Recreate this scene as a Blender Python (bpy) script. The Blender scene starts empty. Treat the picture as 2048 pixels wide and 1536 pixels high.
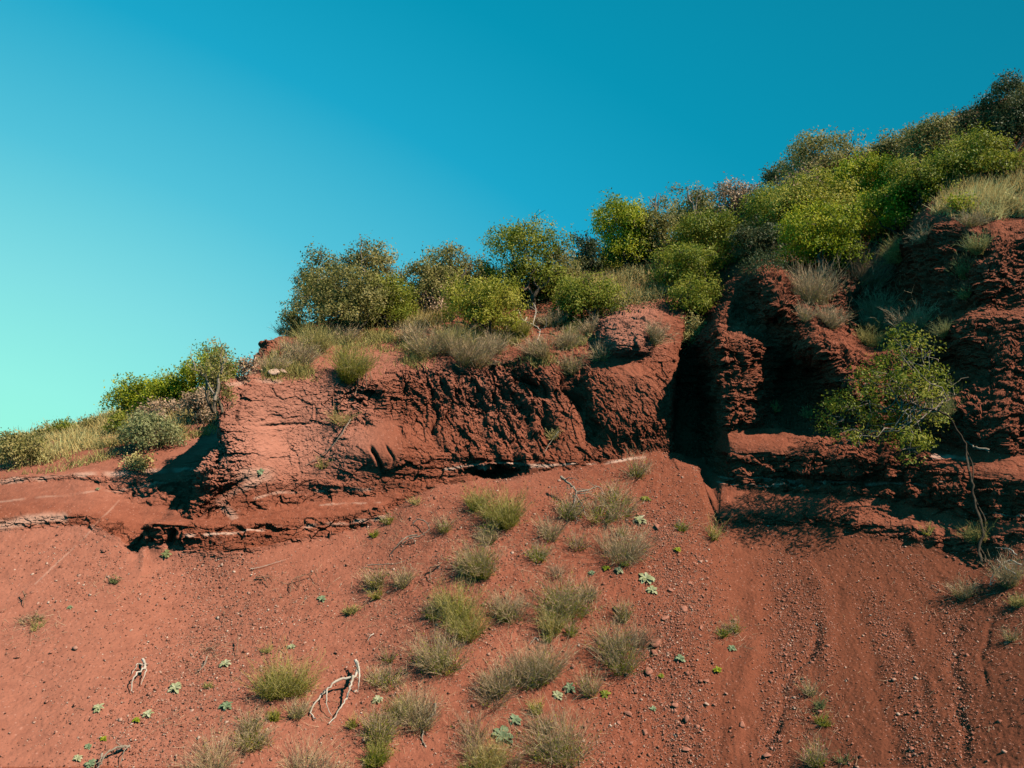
import bpy, math, random
import numpy as np
from mathutils import Vector

# ------------------------------------------------------------------ camera, sky, sun
S = bpy.context.scene
COL = S.collection
FPX, CX, CY = 1577.0, 1024.0, 768.0            # focal length and centre in the 2048x1536 photograph
PITCH = math.radians(6.2)
cam = bpy.data.cameras.new('camera'); camo = bpy.data.objects.new('camera', cam); COL.objects.link(camo)
cam.sensor_width = 36.0; cam.lens = 36.0 * FPX / 2048.0
cam.clip_end = 2000.0; cam.clip_start = 0.05
camo.rotation_euler = (math.radians(90) + PITCH, 0, 0)
S.camera = camo
S.render.resolution_x, S.render.resolution_y = 1024, 768
S.view_settings.view_transform = 'Standard'; S.view_settings.look = 'None'
S.view_settings.exposure = 0.32; S.view_settings.gamma = 1.0

SUN_AZ, SUN_EL = 25.0, 46.0                      # degrees: azimuth from +x towards the camera (-y)
sa, se = math.radians(SUN_AZ), math.radians(SUN_EL)
SUN = Vector((math.cos(se) * math.cos(sa), -math.cos(se) * math.sin(sa), math.sin(se)))
sl = bpy.data.lights.new('sun', 'SUN'); sl.energy = 5.0; sl.angle = math.radians(0.5); sl.color = (1.0, 0.92, 0.80)
so = bpy.data.objects.new('sun', sl); COL.objects.link(so)
so.rotation_euler = SUN.to_track_quat('Z', 'Y').to_euler()

W = bpy.data.worlds.new('World'); S.world = W; W.use_nodes = True
nt = W.node_tree; N = nt.nodes; N.clear()
out = N.new('ShaderNodeOutputWorld')
sky = N.new('ShaderNodeTexSky'); sky.sky_type = 'NISHITA'; sky.sun_disc = False
sky.sun_elevation = se; sky.sun_rotation = math.radians(90) + sa
tc = N.new('ShaderNodeTexCoord')
# a teal sky that brightens towards the low western horizon on the left
LOW = Vector((-0.72, 0.75, -0.10))
sub = N.new('ShaderNodeVectorMath'); sub.operation = 'SUBTRACT'; sub.inputs[1].default_value = LOW
mul = N.new('ShaderNodeVectorMath'); mul.operation = 'MULTIPLY'; mul.inputs[1].default_value = (0.72, 0.40, 1.25)
ln = N.new('ShaderNodeVectorMath'); ln.operation = 'LENGTH'
rp = N.new('ShaderNodeValToRGB')
nt.links.new(tc.outputs['Generated'], sub.inputs[0]); nt.links.new(sub.outputs[0], mul.inputs[0])
nt.links.new(mul.outputs[0], ln.inputs[0]); nt.links.new(ln.outputs['Value'], rp.inputs[0])


def lin(r, g, b):
    f = lambda c: (c / 255 / 12.92) if c / 255 <= 0.04045 else ((c / 255 + 0.055) / 1.055) ** 2.4
    return (f(r), f(g), f(b), 1.0)


SKY = [(0.14, (160, 255, 222)), (0.28, (150, 244, 230)), (0.42, (128, 222, 228)), (0.58, (82, 195, 219)),
       (0.76, (24, 167, 203)), (0.92, (0, 149, 182)), (1.12, (0, 133, 163)), (1.32, (0, 118, 147)), (1.6, (0, 58, 80)), (2.0, (0, 34, 50))]
SKY = [(p / 2, c) for p, c in SKY]
half = N.new('ShaderNodeMath'); half.operation = 'MULTIPLY'; half.inputs[1].default_value = 0.5
nt.links.new(ln.outputs['Value'], half.inputs[0]); nt.links.new(half.outputs[0], rp.inputs[0])
el = rp.color_ramp.elements
el[0].position, el[0].color = SKY[0][0], lin(*SKY[0][1])
el[1].position, el[1].color = SKY[-1][0], lin(*SKY[-1][1])
for p, c in SKY[1:-1]:
    e = el.new(p); e.color = lin(*c)
sk = N.new('ShaderNodeVectorMath'); sk.operation = 'SCALE'; sk.inputs['Scale'].default_value = 0.10
nt.links.new(sky.outputs[0], sk.inputs[0])
mx = N.new('ShaderNodeMix'); mx.data_type = 'RGBA'; mx.inputs[0].default_value = 0.02
nt.links.new(rp.outputs[0], mx.inputs['A']); nt.links.new(sk.outputs[0], mx.inputs['B'])
bg = N.new('ShaderNodeBackground'); bg.inputs[1].default_value = 0.80
nt.links.new(mx.outputs['Result'], bg.inputs[0]); nt.links.new(bg.outputs[0], out.inputs[0])
S.cycles.max_bounces = 4; S.cycles.diffuse_bounces = 0; S.cycles.transparent_max_bounces = 4

# ------------------------------------------------------------------ numeric helpers
rng = np.random.default_rng(7)
TAB = rng.random((64, 64, 64)).astype(np.float32)
OFF = rng.random((32, 32, 32, 4)).astype(np.float32)
cp, sp = math.cos(PITCH), math.sin(PITCH)


def unproject(u, v, d):
    x = (np.asarray(u, float) - CX) / FPX; y = -(np.asarray(v, float) - CY) / FPX
    dy = cp - y * sp; dz = sp + y * cp
    k = np.asarray(d, float) / dy
    return np.stack([x * k, dy * k, dz * k], -1)


def project(P):
    y = P[..., 1] * cp + P[..., 2] * sp
    z = -P[..., 1] * sp + P[..., 2] * cp
    return CX + FPX * P[..., 0] / y, CY - FPX * z / y, y


def vn(P, s=0.0):
    """value noise -1..1"""
    P = P + np.float32(s)
    i = np.floor(P).astype(np.int32); f = (P - i).astype(np.float32); f = f * f * (3 - 2 * f)
    i &= 63; j = (i + 1) & 63
    x0, y0, z0 = i[..., 0], i[..., 1], i[..., 2]; x1, y1, z1 = j[..., 0], j[..., 1], j[..., 2]
    fx, fy, fz = f[..., 0], f[..., 1], f[..., 2]
    a = TAB[x0, y0, z0] * (1 - fx) + TAB[x1, y0, z0] * fx
    b = TAB[x0, y1, z0] * (1 - fx) + TAB[x1, y1, z0] * fx
    c = TAB[x0, y0, z1] * (1 - fx) + TAB[x1, y0, z1] * fx
    d = TAB[x0, y1, z1] * (1 - fx) + TAB[x1, y1, z1] * fx
    a = a * (1 - fy) + b * fy; c = c * (1 - fy) + d * fy
    return (a * (1 - fz) + c * fz) * 2 - 1


RM = np.array([[0.80, 0.36, -0.48], [-0.60, 0.48, -0.64], [0.0, 0.80, 0.60]], np.float32)


def fbm(P, octv=4, s=0.0, g=0.5):
    t = 0; a = 1.0; n = 0.0
    for k in range(octv):
        t = t + a * vn(P, s + 7.3 * k); n += a; a *= g; P = (P @ RM) * 2.03
    return t / n


def worley(P):
    """per-cell random value, and the distance between nearest and second cell border"""
    ip = np.floor(P).astype(np.int32)
    b1 = np.full(P.shape[0], 9, np.float32); b2 = b1.copy(); val = np.zeros(P.shape[0], np.float32)
    for dx in (-1, 0, 1):
        for dy in (-1, 0, 1):
            for dz in (-1, 0, 1):
                c = ip + np.array([dx, dy, dz], np.int32); m = c & 31
                o = OFF[m[:, 0], m[:, 1], m[:, 2]]
                q = c + o[:, :3] - P; dd = (q * q).sum(1)
                n1 = dd < b1
                b2 = np.where(n1, b1, np.minimum(b2, dd)); val = np.where(n1, o[:, 3], val); b1 = np.where(n1, dd, b1)
    return val, np.sqrt(b2) - np.sqrt(b1)


def pchip(x, y, xi):
    """monotone cubic along axis 0; y (K, ...)"""
    x = np.asarray(x, float); h = np.diff(x); sh = (-1,) + (1,) * (y.ndim - 1)
    d = np.diff(y, axis=0) / h.reshape(sh); m = np.zeros_like(y)
    w1 = (2 * h[1:] + h[:-1]).reshape(sh); w2 = (h[1:] + 2 * h[:-1]).reshape(sh)
    a, b = d[:-1], d[1:]; ok = a * b > 0
    m[1:-1] = np.where(ok, (w1 + w2) / (w1 / np.where(ok, a, 1) + w2 / np.where(ok, b, 1)), 0)
    m[0], m[-1] = d[0], d[-1]
    k = np.clip(np.searchsorted(x, xi, side='right') - 1, 0, len(h) - 1)
    hh = h[k].reshape(sh); t = ((xi - x[k]) / h[k]).reshape(sh)
    return ((2 * t**3 - 3 * t**2 + 1) * y[k] + (t**3 - 2 * t**2 + t) * hh * m[k]
            + (-2 * t**3 + 3 * t**2) * y[k + 1] + (t**3 - t**2) * hh * m[k + 1])


def blur(A, n):
    for ax in (0, 1):
        for _ in range(2):
            P = np.concatenate([np.repeat(A.take([0], ax), n, ax), A, np.repeat(A.take([-1], ax), n, ax)], ax)
            c = np.cumsum(P, ax); z = np.zeros_like(c.take([0], ax)); c = np.concatenate([z, c], ax)
            L = A.shape[ax]
            A = (c.take(range(2 * n + 1, 2 * n + 1 + L), ax) - c.take(range(0, L), ax)) / (2 * n + 1)
    return A


def seg_dist(u, v, pts):
    """pixel distance to a polyline, and the 0..1 run along it"""
    best = np.full(u.shape, 1e9); run = np.zeros(u.shape); n = len(pts) - 1
    for k in range(n):
        (ax, ay), (bx, by) = pts[k], pts[k + 1]
        L2 = (bx - ax) ** 2 + (by - ay) ** 2 + 1e-9
        t = np.clip(((u - ax) * (bx - ax) + (v - ay) * (by - ay)) / L2, 0, 1)
        dd = np.hypot(u - ax - t * (bx - ax), v - ay - t * (by - ay))
        c = dd < best; best = np.where(c, dd, best); run = np.where(c, (k + t) / n, run)
    return best, run


# ------------------------------------------------------------------ the relief: stations from left to right, rows from the foot to the crest
# row 1 bottom of the scree, 2-3 lower ledge, 4 foot of the cliff, 5-6 steps in it, 7 first rim, 8-9 upper tier, 10 hill, 11 crest
ST = [
 [(-700,1536,8.6),(-700,1150,11.5),(-700,1125,11.6),(-700,1040,13),(-700,1030,13.1),(-700,1010,13.5),(-700,985,14.5),(-700,975,15.2),(-700,965,16),(-700,955,18),(-700,945,22)],
 [(0,1536,9.9),(0,1062,13.8),(0,1035,13.95),(0,968,15.2),(0,955,15.3),(0,945,15.7),(0,930,16.5),(0,920,17.5),(0,912,18.5),(0,903,20.5),(0,893,24)],
 [(150,1536,10.05),(150,1050,14.2),(150,1028,14.35),(150,960,15.6),(150,949,15.7),(150,930,16.2),(150,905,17),(150,893,18),(150,882,19),(150,868,21),(150,855,24)],
 [(265,1536,10.2),(276,1106,14.1),(284,1060,14.6),(300,1010,15.3),(325,962,16),(350,925,16.6),(370,890,17.3),(385,865,18.2),(400,845,19.3),(410,825,21),(420,800,24)],
 [(285,1536,10.23),(288,1097,14.15),(291,1062,14.6),(345,1010,15.4),(385,962,16.1),(420,925,16.7),(455,890,17.4),(490,865,18.3),(520,845,19.4),(545,825,21),(560,800,24)],
 [(305,1536,10.25),(300,1092,14.18),(300,1048,13.95),(387,1033,14.7),(402,963,14.9),(437,868,15.12),(434,775,15.2),(505,742,17),(532,690,18.2),(575,668,20),(600,655,21.5)],
 [(450,1536,10.35),(450,1112,14.3),(450,1052,14.45),(455,1027,14.95),(460,955,15.15),(458,868,15.35),(468,772,15.5),(540,735,17),(575,690,18.3),(610,665,20),(640,648,21.5)],
 [(600,1536,10.6),(600,1085,15),(600,1040,15.2),(600,1002,15.9),(600,958,16.05),(600,868,16.45),(610,766,16.65),(630,725,17.6),(655,690,18.6),(680,660,20),(700,640,21.8)],
 [(740,1536,10.8),(740,1050,15.6),(740,1018,15.75),(740,990,16.2),(740,948,16.4),(740,850,16.9),(745,758,17.4),(755,715,18.4),(765,680,19.3),(775,650,20.6),(790,622,22.5)],
 [(850,1536,10.95),(850,980,16.3),(850,970,16.45),(850,958,16.6),(850,938,16.75),(850,840,17.4),(850,738,18),(855,700,18.8),(860,665,20),(865,635,21.5),(870,600,23.5)],
 [(1000,1536,11.2),(1000,955,17),(1000,952,17.1),(1000,948,17.3),(1000,926,17.2),(1000,830,18),(1000,722,18.8),(1000,690,19.6),(1000,655,21),(1000,620,22.8),(1000,580,25.5)],
 [(1160,1536,11.4),(1160,938,17.5),(1160,935,17.6),(1160,930,17.7),(1160,918,17.75),(1160,815,18.5),(1158,716,19.2),(1160,685,20),(1160,645,21.5),(1155,600,23.8),(1150,552,27)],
 [(1320,1536,11.5),(1320,903,18.2),(1320,900,18.25),(1320,896,18.3),(1320,885,18.35),(1322,800,18.7),(1335,708,19.4),(1340,670,20.3),(1340,620,22),(1335,560,25),(1330,505,29)],
 [(1338,1536,11.5),(1336,905,18.25),(1336,902,18.25),(1336,898,18.3),(1336,886,18.35),(1338,800,18.75),(1350,704,19.5),(1362,665,20.5),(1370,612,22.2),(1375,550,25.5),(1380,490,30)],
 [(1356,1536,11.5),(1354,916,18.2),(1352,912,18.6),(1353,908,19.2),(1354,890,19.8),(1358,800,20.8),(1366,690,21.5),(1375,650,22),(1385,600,23.5),(1390,540,26.5),(1400,475,31)],
 [(1395,1536,11.45),(1393,938,17.9),(1395,934,18.1),(1410,926,18.8),(1420,905,19.2),(1416,800,20.2),(1388,692,20.8),(1410,645,21.8),(1425,590,23.3),(1430,530,26.5),(1440,455,31.5)],
 [(1440,1536,11.4),(1440,1046,16.4),(1440,1036,16.45),(1446,962,17.3),(1458,905,17.4),(1455,862,17.9),(1440,668,18.5),(1440,645,19.5),(1470,578,21.2),(1480,520,25),(1480,435,32)],
 [(1530,1536,11.3),(1530,1050,16.2),(1530,1030,16.3),(1530,978,17.0),(1530,905,17.1),(1530,855,18.1),(1540,690,19.1),(1540,660,19.4),(1530,550,20.3),(1540,520,23),(1541,390,32)],
 [(1650,1536,11.1),(1650,1055,15.8),(1650,1032,15.9),(1650,990,16.5),(1650,915,16.6),(1650,860,17.7),(1650,690,18.9),(1660,650,19.6),(1650,560,21.2),(1650,500,23),(1650,350,33)],
 [(1750,1536,10.8),(1750,1070,15.4),(1750,1045,15.5),(1750,998,16.1),(1750,920,16.25),(1750,880,17.1),(1750,720,18.5),(1750,680,19.9),(1750,560,21.2),(1760,480,22.6),(1750,310,33)],
 [(1850,1536,10.5),(1850,1090,15.05),(1850,1060,15.2),(1850,1012,15.6),(1850,930,15.8),(1850,880,16.7),(1850,700,17.8),(1850,650,18.8),(1850,450,19.7),(1870,400,20.5),(1850,270,33)],
 [(1950,1536,10.2),(1950,1115,14.6),(1950,1080,14.75),(1950,1040,14.9),(1950,955,15.2),(1950,900,16.1),(1950,640,17.2),(1950,615,17.8),(1950,465,18.6),(1960,405,20),(1950,230,32)],
 [(2048,1536,9.8),(2048,1080,14.1),(2048,1062,14.25),(2048,1042,14.3),(2048,965,14.6),(2048,910,15.6),(2048,640,16.9),(2048,615,17.5),(2048,478,18.3),(2048,410,19.5),(2048,200,31)],
 [(2800,1536,8.5),(2800,1160,11.5),(2800,1140,11.6),(2800,1110,11.8),(2800,1000,12.3),(2800,940,12.9),(2800,720,13.6),(2800,690,14.2),(2800,560,15),(2800,420,16),(2800,230,26)],
]
NET = []
for s_ in ST:
    P = [unproject(*p) for p in s_]
    x0, y0, z0 = P[0]
    r0 = np.array([x0 * 0.72, y0 * 0.70, z0 - 0.62 * 0.30 * y0])
    rn = np.array([r0[0] * 0.8, 1.0, r0[2] - 0.45 * (r0[1] - 1.0)])
    rm = np.array([r0[0] * 2.5, -60.0, -10.0])
    q = P[-1]
    NET.append([rm, rn, r0] + P + [q + [q[0] * 0.15, 6, -0.2], q + [q[0] * 1.5, 60, -14]])
NET = np.array(NET)                                     # stations x rows x 3
farl = NET[0].copy(); farl[:, 0] -= 260; farl[:, 2] = farl[:, 2] * 0.6
farr = NET[-1].copy(); farr[:, 0] += 260; farr[:, 2] = farr[:, 2] * 0.8
NET = np.concatenate([farl[None], NET, farr[None]])
NET = NET.transpose(1, 0, 2)                            # rows x stations x 3
RK = np.concatenate([[0], np.cumsum(np.linalg.norm(np.diff(NET[:, 2:-2], axis=0), axis=2).mean(1))])
CK = np.concatenate([[0], np.cumsum(np.linalg.norm(np.diff(NET[3:13], axis=1), axis=2).mean(0))])
RN = [6, 8, 50, 360, 50, 46, 92, 130, 210, 60, 110, 60, 54, 10, 6]
CN = [5, 60, 110, 100, 16, 46, 110, 110, 110, 90, 120, 125, 120, 16, 40, 34, 34, 75, 95, 80, 80, 80, 80, 60, 5]
rows = np.concatenate([np.linspace(RK[k], RK[k + 1], n, endpoint=False) for k, n in enumerate(RN)] + [[RK[-1]]])
cols = np.concatenate([np.linspace(CK[k], CK[k + 1], n, endpoint=False) for k, n in enumerate(CN)] + [[CK[-1]]])
RS = np.concatenate([[0], np.cumsum(RN)]); CS = np.concatenate([[0], np.cumsum(CN)])
G = pchip(RK, NET, rows)
G = pchip(CK, G.transpose(1, 0, 2), cols).transpose(1, 0, 2)
NR, NC = G.shape[:2]
rowf = np.interp(np.arange(NR), RS, np.arange(len(RS))) - 2      # 1 = bottom of scree ... 11 = crest
colf = np.interp(np.arange(NC), CS, np.arange(len(CS))) - 1      # station index in ST
# the scree is one even sheet: smooth it sideways, whatever the cliff behind it does
U, V, _ = project(G)
ug = np.arange(-700, 2801, 4.0); vg = np.arange(860, 2400, 4.0)
kk = np.exp(-0.5 * (np.arange(-70, 71) * 4 / 75.0) ** 2); kk /= kk.sum()
ra, rz = RS[2], RS[4]
tab = np.empty((len(vg), NC - 2))
for c in range(1, NC - 1):
    vv = V[ra:rz + 1, c][::-1]; iv = 1 / G[ra:rz + 1, c, 1][::-1]          # a plane has inverse depth linear in v
    col = np.interp(vg, vv, iv)
    k1 = np.searchsorted(vv, vv[0] + 90); sl_ = (iv[k1] - iv[0]) / (vv[k1] - vv[0])
    tab[:, c - 1] = np.where(vg < vv[0], iv[0] + sl_ * (vg - vv[0]), col)
tu = np.empty((len(vg), len(ug)))
for k in range(len(vg)):
    j = np.searchsorted(-vg, -vg[k])
    uc = U[min(max(int(np.argmin(np.abs(V[ra:rz, NC // 2] - vg[k]))) + ra, ra), rz - 1), 1:-1]
    tu[k] = np.convolve(np.pad(np.interp(ug, uc, tab[k]), 70, mode='edge'), kk, 'valid')
for r in range(ra, rz):
    v_ = V[r, 1:-1]; u_ = U[r, 1:-1]
    iu = np.clip((u_ - ug[0]) / 4, 0, len(ug) - 1.001); jv = np.clip((v_ - vg[0]) / 4, 0, len(vg) - 1.001)
    i0, j0 = iu.astype(int), jv.astype(int); fu, fv = iu - i0, jv - j0
    iv = (tu[j0, i0] * (1 - fu) + tu[j0, i0 + 1] * fu) * (1 - fv) + (tu[j0 + 1, i0] * (1 - fu) + tu[j0 + 1, i0 + 1] * fu) * fv
    w_ = np.clip((rz - r) / 45.0, 0, 1)
    G[r, 1:-1] = unproject(u_, v_, G[r, 1:-1, 1] * (1 - w_) + w_ / iv)
U, V, _ = project(G)

# how rocky each band is, per station (bands start at rows 1..11)
#        1-2  2-3  3-4  4-5  5-6  6-7  7-8  8-9 9-10 10-11
LEFT = [0.00, .55, .04, .50, .05, .04, .03, .03, .03, .03]
CORN = [0.00, .70, .15, .95, .80, .40, .35, .45, .15, .08]
PILL = [0.00, .60, .20, .45, .26, .24, .25, .15, .10, .08]
MIDL = [0.00, .60, .12, .55, .40, .62, .30, .15, .10, .08]
FRAC = [0.00, .60, .60, .70, .80, 1.0, .45, .30, .15, .08]
BLOK = [0.00, .50, .50, .55, .45, .42, .35, .30, .15, .08]
RITE = [0.00, .60, .10, .85, .20, .85, .45, .85, .30, .10]
RT = [LEFT, LEFT, LEFT, LEFT, CORN, CORN, PILL, PILL, MIDL, FRAC, FRAC, BLOK, BLOK, BLOK, RITE, RITE, RITE, RITE, RITE, RITE, RITE, RITE, RITE, RITE]
RT = np.array(RT)
ri = np.clip(np.floor(rowf).astype(int) - 1, 0, 9); ci = np.clip(np.round(colf).astype(int), 0, len(ST) - 1)
ROUGH = RT[ci][:, ri].T.copy()
ROUGH[rowf < 1] = 0
ROUGH = blur(ROUGH, 4).astype(np.float32)


def ell(u0, v0, ru, rv, ang=0.0, p=2.0):
    a = math.radians(ang); du, dv = U - u0, V - v0
    x = (du * math.cos(a) + dv * math.sin(a)) / ru; y = (-du * math.sin(a) + dv * math.cos(a)) / rv
    return np.exp(-(x * x + y * y) ** (p / 2) * 0.9)


front = (colf[None, :] > 4.4) & (rowf[:, None] > 1)
# bulges and hollows: u, v, half width, half height, tilt, metres towards the viewer, sharpness
for b in [(790, 895, 75, 45, 0, .45, 3), (700, 900, 40, 40, 0, .25, 2), (900, 880, 60, 40, 0, .15, 2),
          (985, 946, 46, 13, 3, -1.0, 6), (1245, 800, 92, 78, 12, .45, 5), (1160, 800, 22, 80, -18, -.35, 2),
          (745, 800, 22, 20, 0, -.28, 3), (1040, 800, 40, 60, -35, -.2, 3), (1100, 760, 40, 26, 0, .15, 3),
          (1258, 655, 66, 50, 0, 1.5, 4), (1215, 690, 30, 26, 0, .3, 2), (550, 700, 26, 22, 0, .3, 2),
          (430, 905, 14, 40, 10, -.25, 2), (520, 895, 40, 50, 0, .15, 3),
          (1548, 590, 50, 38, 48, 1.5, 3), (1612, 660, 64, 44, 48, 1.4, 3), (1470, 690, 52, 36, 0, .8, 3), (1485, 785, 46, 66, 10, .8, 3),
          (1425, 850, 26, 50, 0, .4, 3), (1590, 770, 44, 66, 0, -.9, 3), (1684, 732, 76, 44, 48, 1.3, 3), (1570, 860, 44, 14, 20, .3, 3),
          (1660, 860, 60, 34, 0, -.5, 2), (1490, 600, 46, 50, 0, -.9, 3), (1790, 590, 66, 85, 10, -.5, 3), (1985, 540, 40, 60, 0, .6, 3),
          (1890, 745, 60, 62, 0, -.9, 4), (2010, 740, 44, 70, 0, .25, 3), (1975, 850, 90, 70, 20, 1.0, 3), (1680, 962, 170, 15, 3, -.3, 5), (1400, 790, 40, 80, 0, -.5, 2),
          (1850, 985, 60, 22, 0, .2, 3)]:
    G *= (1 - (b[5] * ell(*b[:5], p=b[6]) * front / np.maximum(np.linalg.norm(G, axis=2), 1))[..., None])
for b in [(425, 930, 50, 70, 0, .8), (800, 890, 90, 50, 0, -.55), (1050, 810, 110, 70, 0, .5), (520, 890, 50, 60, 0, -.08), (1255, 655, 64, 48, 0, .45),
          (1190, 880, 90, 30, 0, -.1), (1250, 735, 90, 26, 0, -.25), (1250, 800, 90, 70, 0, -.10), (1500, 885, 70, 25, 0, -.5), (1550, 600, 80, 70, 0, .3), (1960, 900, 60, 60, 0, -.2), (1600, 640, 60, 60, 0, .3),
          (1780, 560, 120, 100, 0, .2), (1412, 850, 30, 80, 0, .8), (1415, 995, 24, 60, -20, -1.0), (1740, 900, 130, 30, 3, .7), (1700, 1020, 200, 18, 3, .35), (1480, 890, 60, 22, 0, -.4), (540, 705, 30, 25, 0, .5), (700, 800, 60, 40, 0, .2)]:
    ROUGH += (b[5] * ell(*b[:5]) * front).astype(np.float32)
ROUGH = np.clip(ROUGH, 0, 1.7)


def carve(pts, w, depth, wig=0.0):
    """a cut (or, negative, a rib) that follows a line on the ground"""
    global G
    uu = U
    if wig:
        uu = U + wig * vn(np.stack([U * 0, V * 0.035, U * 0], -1).astype(np.float32), pts[0][0])
    dd, run = seg_dist(uu, V, pts)
    brk_ = 0.6 + 0.8 * vn(np.stack([U * 0.02, V * 0.03, U * 0], -1).astype(np.float32), pts[-1][0]) if wig else 1.0
    a = np.exp(-(dd / w) ** 2) * depth * brk_ * np.minimum(1, 4 * np.minimum(run + .05, 1.05 - run)) * front
    G = G + NRM * (-a)[..., None]


def normals(A):
    du = np.empty_like(A); dv = np.empty_like(A)
    du[:, 1:-1] = A[:, 2:] - A[:, :-2]; du[:, 0] = A[:, 1] - A[:, 0]; du[:, -1] = A[:, -1] - A[:, -2]
    dv[1:-1] = A[2:] - A[:-2]; dv[0] = A[1] - A[0]; dv[-1] = A[-1] - A[-2]
    n = np.cross(du, dv); return n / np.maximum(np.linalg.norm(n, axis=2, keepdims=True), 1e-9)


NRM = blur(normals(G), 6); NRM /= np.maximum(np.linalg.norm(NRM, axis=2, keepdims=True), 1e-6)
# joints of the pillars, rills of the scree
for pts, w, dep, wig in [
        ([(492, 768), (482, 810), (476, 850)], 3, .13, 3), ([(640, 770), (628, 850)], 3, .09, 4), ([(565, 850), (590, 905), (600, 960)], 3, .05, 6),
        ([(676, 768), (664, 840)], 3, .07, 4), ([(455, 850), (540, 850), (640, 846)], 3, .05, 5), ([(730, 830), (728, 860)], 5, .08, 4),
        ([(752, 892), (764, 915), (776, 952)], 3.5, .14, 12), ([(770, 884), (780, 905), (792, 938)], 2.6, .10, 12), ([(860, 745), (880, 900)], 6, .15, 8),
        ([(905, 745), (925, 830)], 6, .18, 8), ([(985, 755), (1030, 830), (1060, 900)], 8, .22, 14), ([(1040, 745), (1075, 790)], 8, .25, 6),
        ([(1075, 820), (1110, 900)], 12, .25, 8), ([(930, 780), (990, 830)], 8, .2, 6), ([(1130, 735), (1150, 800), (1190, 880)], 9, .24, 14),
        ([(1000, 850), (1040, 930)], 9, .22, 6), ([(1060, 735), (1100, 800)], 6, .18, 6), ([(830, 750), (800, 800)], 6, .14, 6),
        ([(390, 1035), (440, 985), (500, 955)], 6, .15, 0), ([(345, 1060), (335, 1100)], 6, .2, 0),
        ([(1455, 700), (1452, 790)], 5, .25, 3), ([(1480, 690), (1488, 770)], 5, .2, 3), ([(1500, 720), (1510, 800)], 5, .2, 3),
        ([(1790, 520), (1785, 660)], 5, .2, 3), ([(1860, 500), (1852, 600)], 5, .2, 3), ([(1900, 520), (1890, 610)], 5, .18, 3),
        ([(1640, 1180), (1622, 1300), (1565, 1400), (1532, 1536)], 9, .055, 14), ([(1600, 1370), (1560, 1440), (1530, 1480)], 7, .04, 8),
        ([(1905, 1230), (1915, 1400), (1930, 1536)], 11, .045, 14), ([(1985, 1230), (1962, 1290), (1968, 1380)], 6, .035, 10),
        ([(1700, 1090), (1690, 1160), (1660, 1260)], 10, .03, 8), ([(1760, 1150), (1830, 1300), (1880, 1536)], 12, .03, 8),
        ([(1490, 1080), (1520, 1250), (1450, 1536)], 22, -.06, 8), ([(1700, 1180), (1740, 1300), (1800, 1536)], 20, .04, 6),
        ([(1620, 1120), (1650, 1250), (1660, 1400)], 20, -.05, 8), ([(1790, 1180), (1850, 1300), (1880, 1450)], 12, -.05, 8),
        ([(320, 1150), (180, 1200), (0, 1290)], 9, .03, 10), ([(620, 1120), (300, 1290), (0, 1420)], 14, .03, 10),
        ([(240, 1000), (160, 1080), (80, 1160)], 4, .03, 6), ([(400, 940), (300, 955), (200, 965)], 5, .04, 0)]:
    carve(pts, w, dep, wig)

# ---- fine relief
X = G.reshape(-1, 3).astype(np.float32); UF, VF = U.ravel(), V.ravel(); R = ROUGH.ravel(); NF = NRM.reshape(-1, 3).astype(np.float32)
soil = np.clip(1 - R * 2.2, 0, 1)
disp = 0.05 * fbm(X * 0.9, 3, 3.1)
# scree fans out from the gully: streaks run down the fall line
phi = np.arctan2(UF - 1360, np.maximum(VF - 560, 60)).astype(np.float32); rad = np.hypot(UF - 1360, VF - 560).astype(np.float32)
streak = fbm(np.stack([phi * 42, rad * 0.006, phi * 0], -1), 3, 11.0)
streak2 = fbm(np.stack([phi * 120, rad * 0.012, phi * 0], -1), 2, 31.0)
low = (np.repeat(rowf, NC) < 2.2)
near = np.repeat((rowf > -0.5), NC)
disp = disp + soil * low * near * (0.016 * streak + 0.006 * streak2) * (0.5 + 0.5 * vn(X * 0.5, 12.0))
disp = disp + soil * near * (0.012 * fbm(X * 6, 3, 5.0) + 0.007 * vn(X * 26, 2.0))
m = (R > 0.06) & near
Xm = X[m]; Rm = R[m]
h = Xm[:, 2] + 0.10 * fbm(Xm * 0.7, 2, 9.0) + 0.012 * Xm[:, 0] + 0.05 * vn(Xm * 3.0, 1.0)


def strata(h, f, s):
    q = h * f; i = np.floor(q).astype(np.int32); t = np.clip((q - i - 0.72) / 0.28, 0, 1)
    r = TAB[(i + s) & 63, 5, 9]; r2 = TAB[(i + 1 + s) & 63, 5, 9]
    return (r * (1 - t) + r2 * t) * 2 - 1


um, vm = UF[m], VF[m]
pil = np.exp(-((um - 590) / 170) ** 6 - ((vm - 855) / 100) ** 6)          # massive pillars: little layering
lay = 1 - .75 * pil
dm = lay * (0.10 * strata(h, 2.7, 3) * (0.5 + 0.5 * vn(Xm * 0.8, 4.0)) + 0.065 * strata(h, 8.3, 17) * np.clip(.55 + .9 * vn(Xm * 1.3, 14.0), 0, 1.2) + 0.026 * strata(h, 21.0, 29) * np.clip(.4 + 1.0 * vn(Xm * 1.9, 24.0), 0, 1.2))
dm = dm + pil * .10 * vn(np.stack([um / 26, vm * .006, um * 0], -1).astype(np.float32), 36.0)
dm = dm + 0.15 * fbm(Xm * np.array([1.6, 1.6, 0.5], np.float32), 2, 21.0)
wr = np.clip((um - 1360) / 50, 0, 1)[:, None]                            # slabs on the right
wf = (np.clip((um - 760) / 90, 0, 1) * np.clip((1342 - um) / 10, 0, 1) * np.clip((vm - 715) / 20, 0, 1) * np.clip((935 - vm) / 30, 0, 1))[:, None]
QA = np.stack([Xm[:, 0] * .86 + Xm[:, 2] * .5, Xm[:, 1] * .8, Xm[:, 2] * .86 - Xm[:, 0] * .5], -1)
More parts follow.
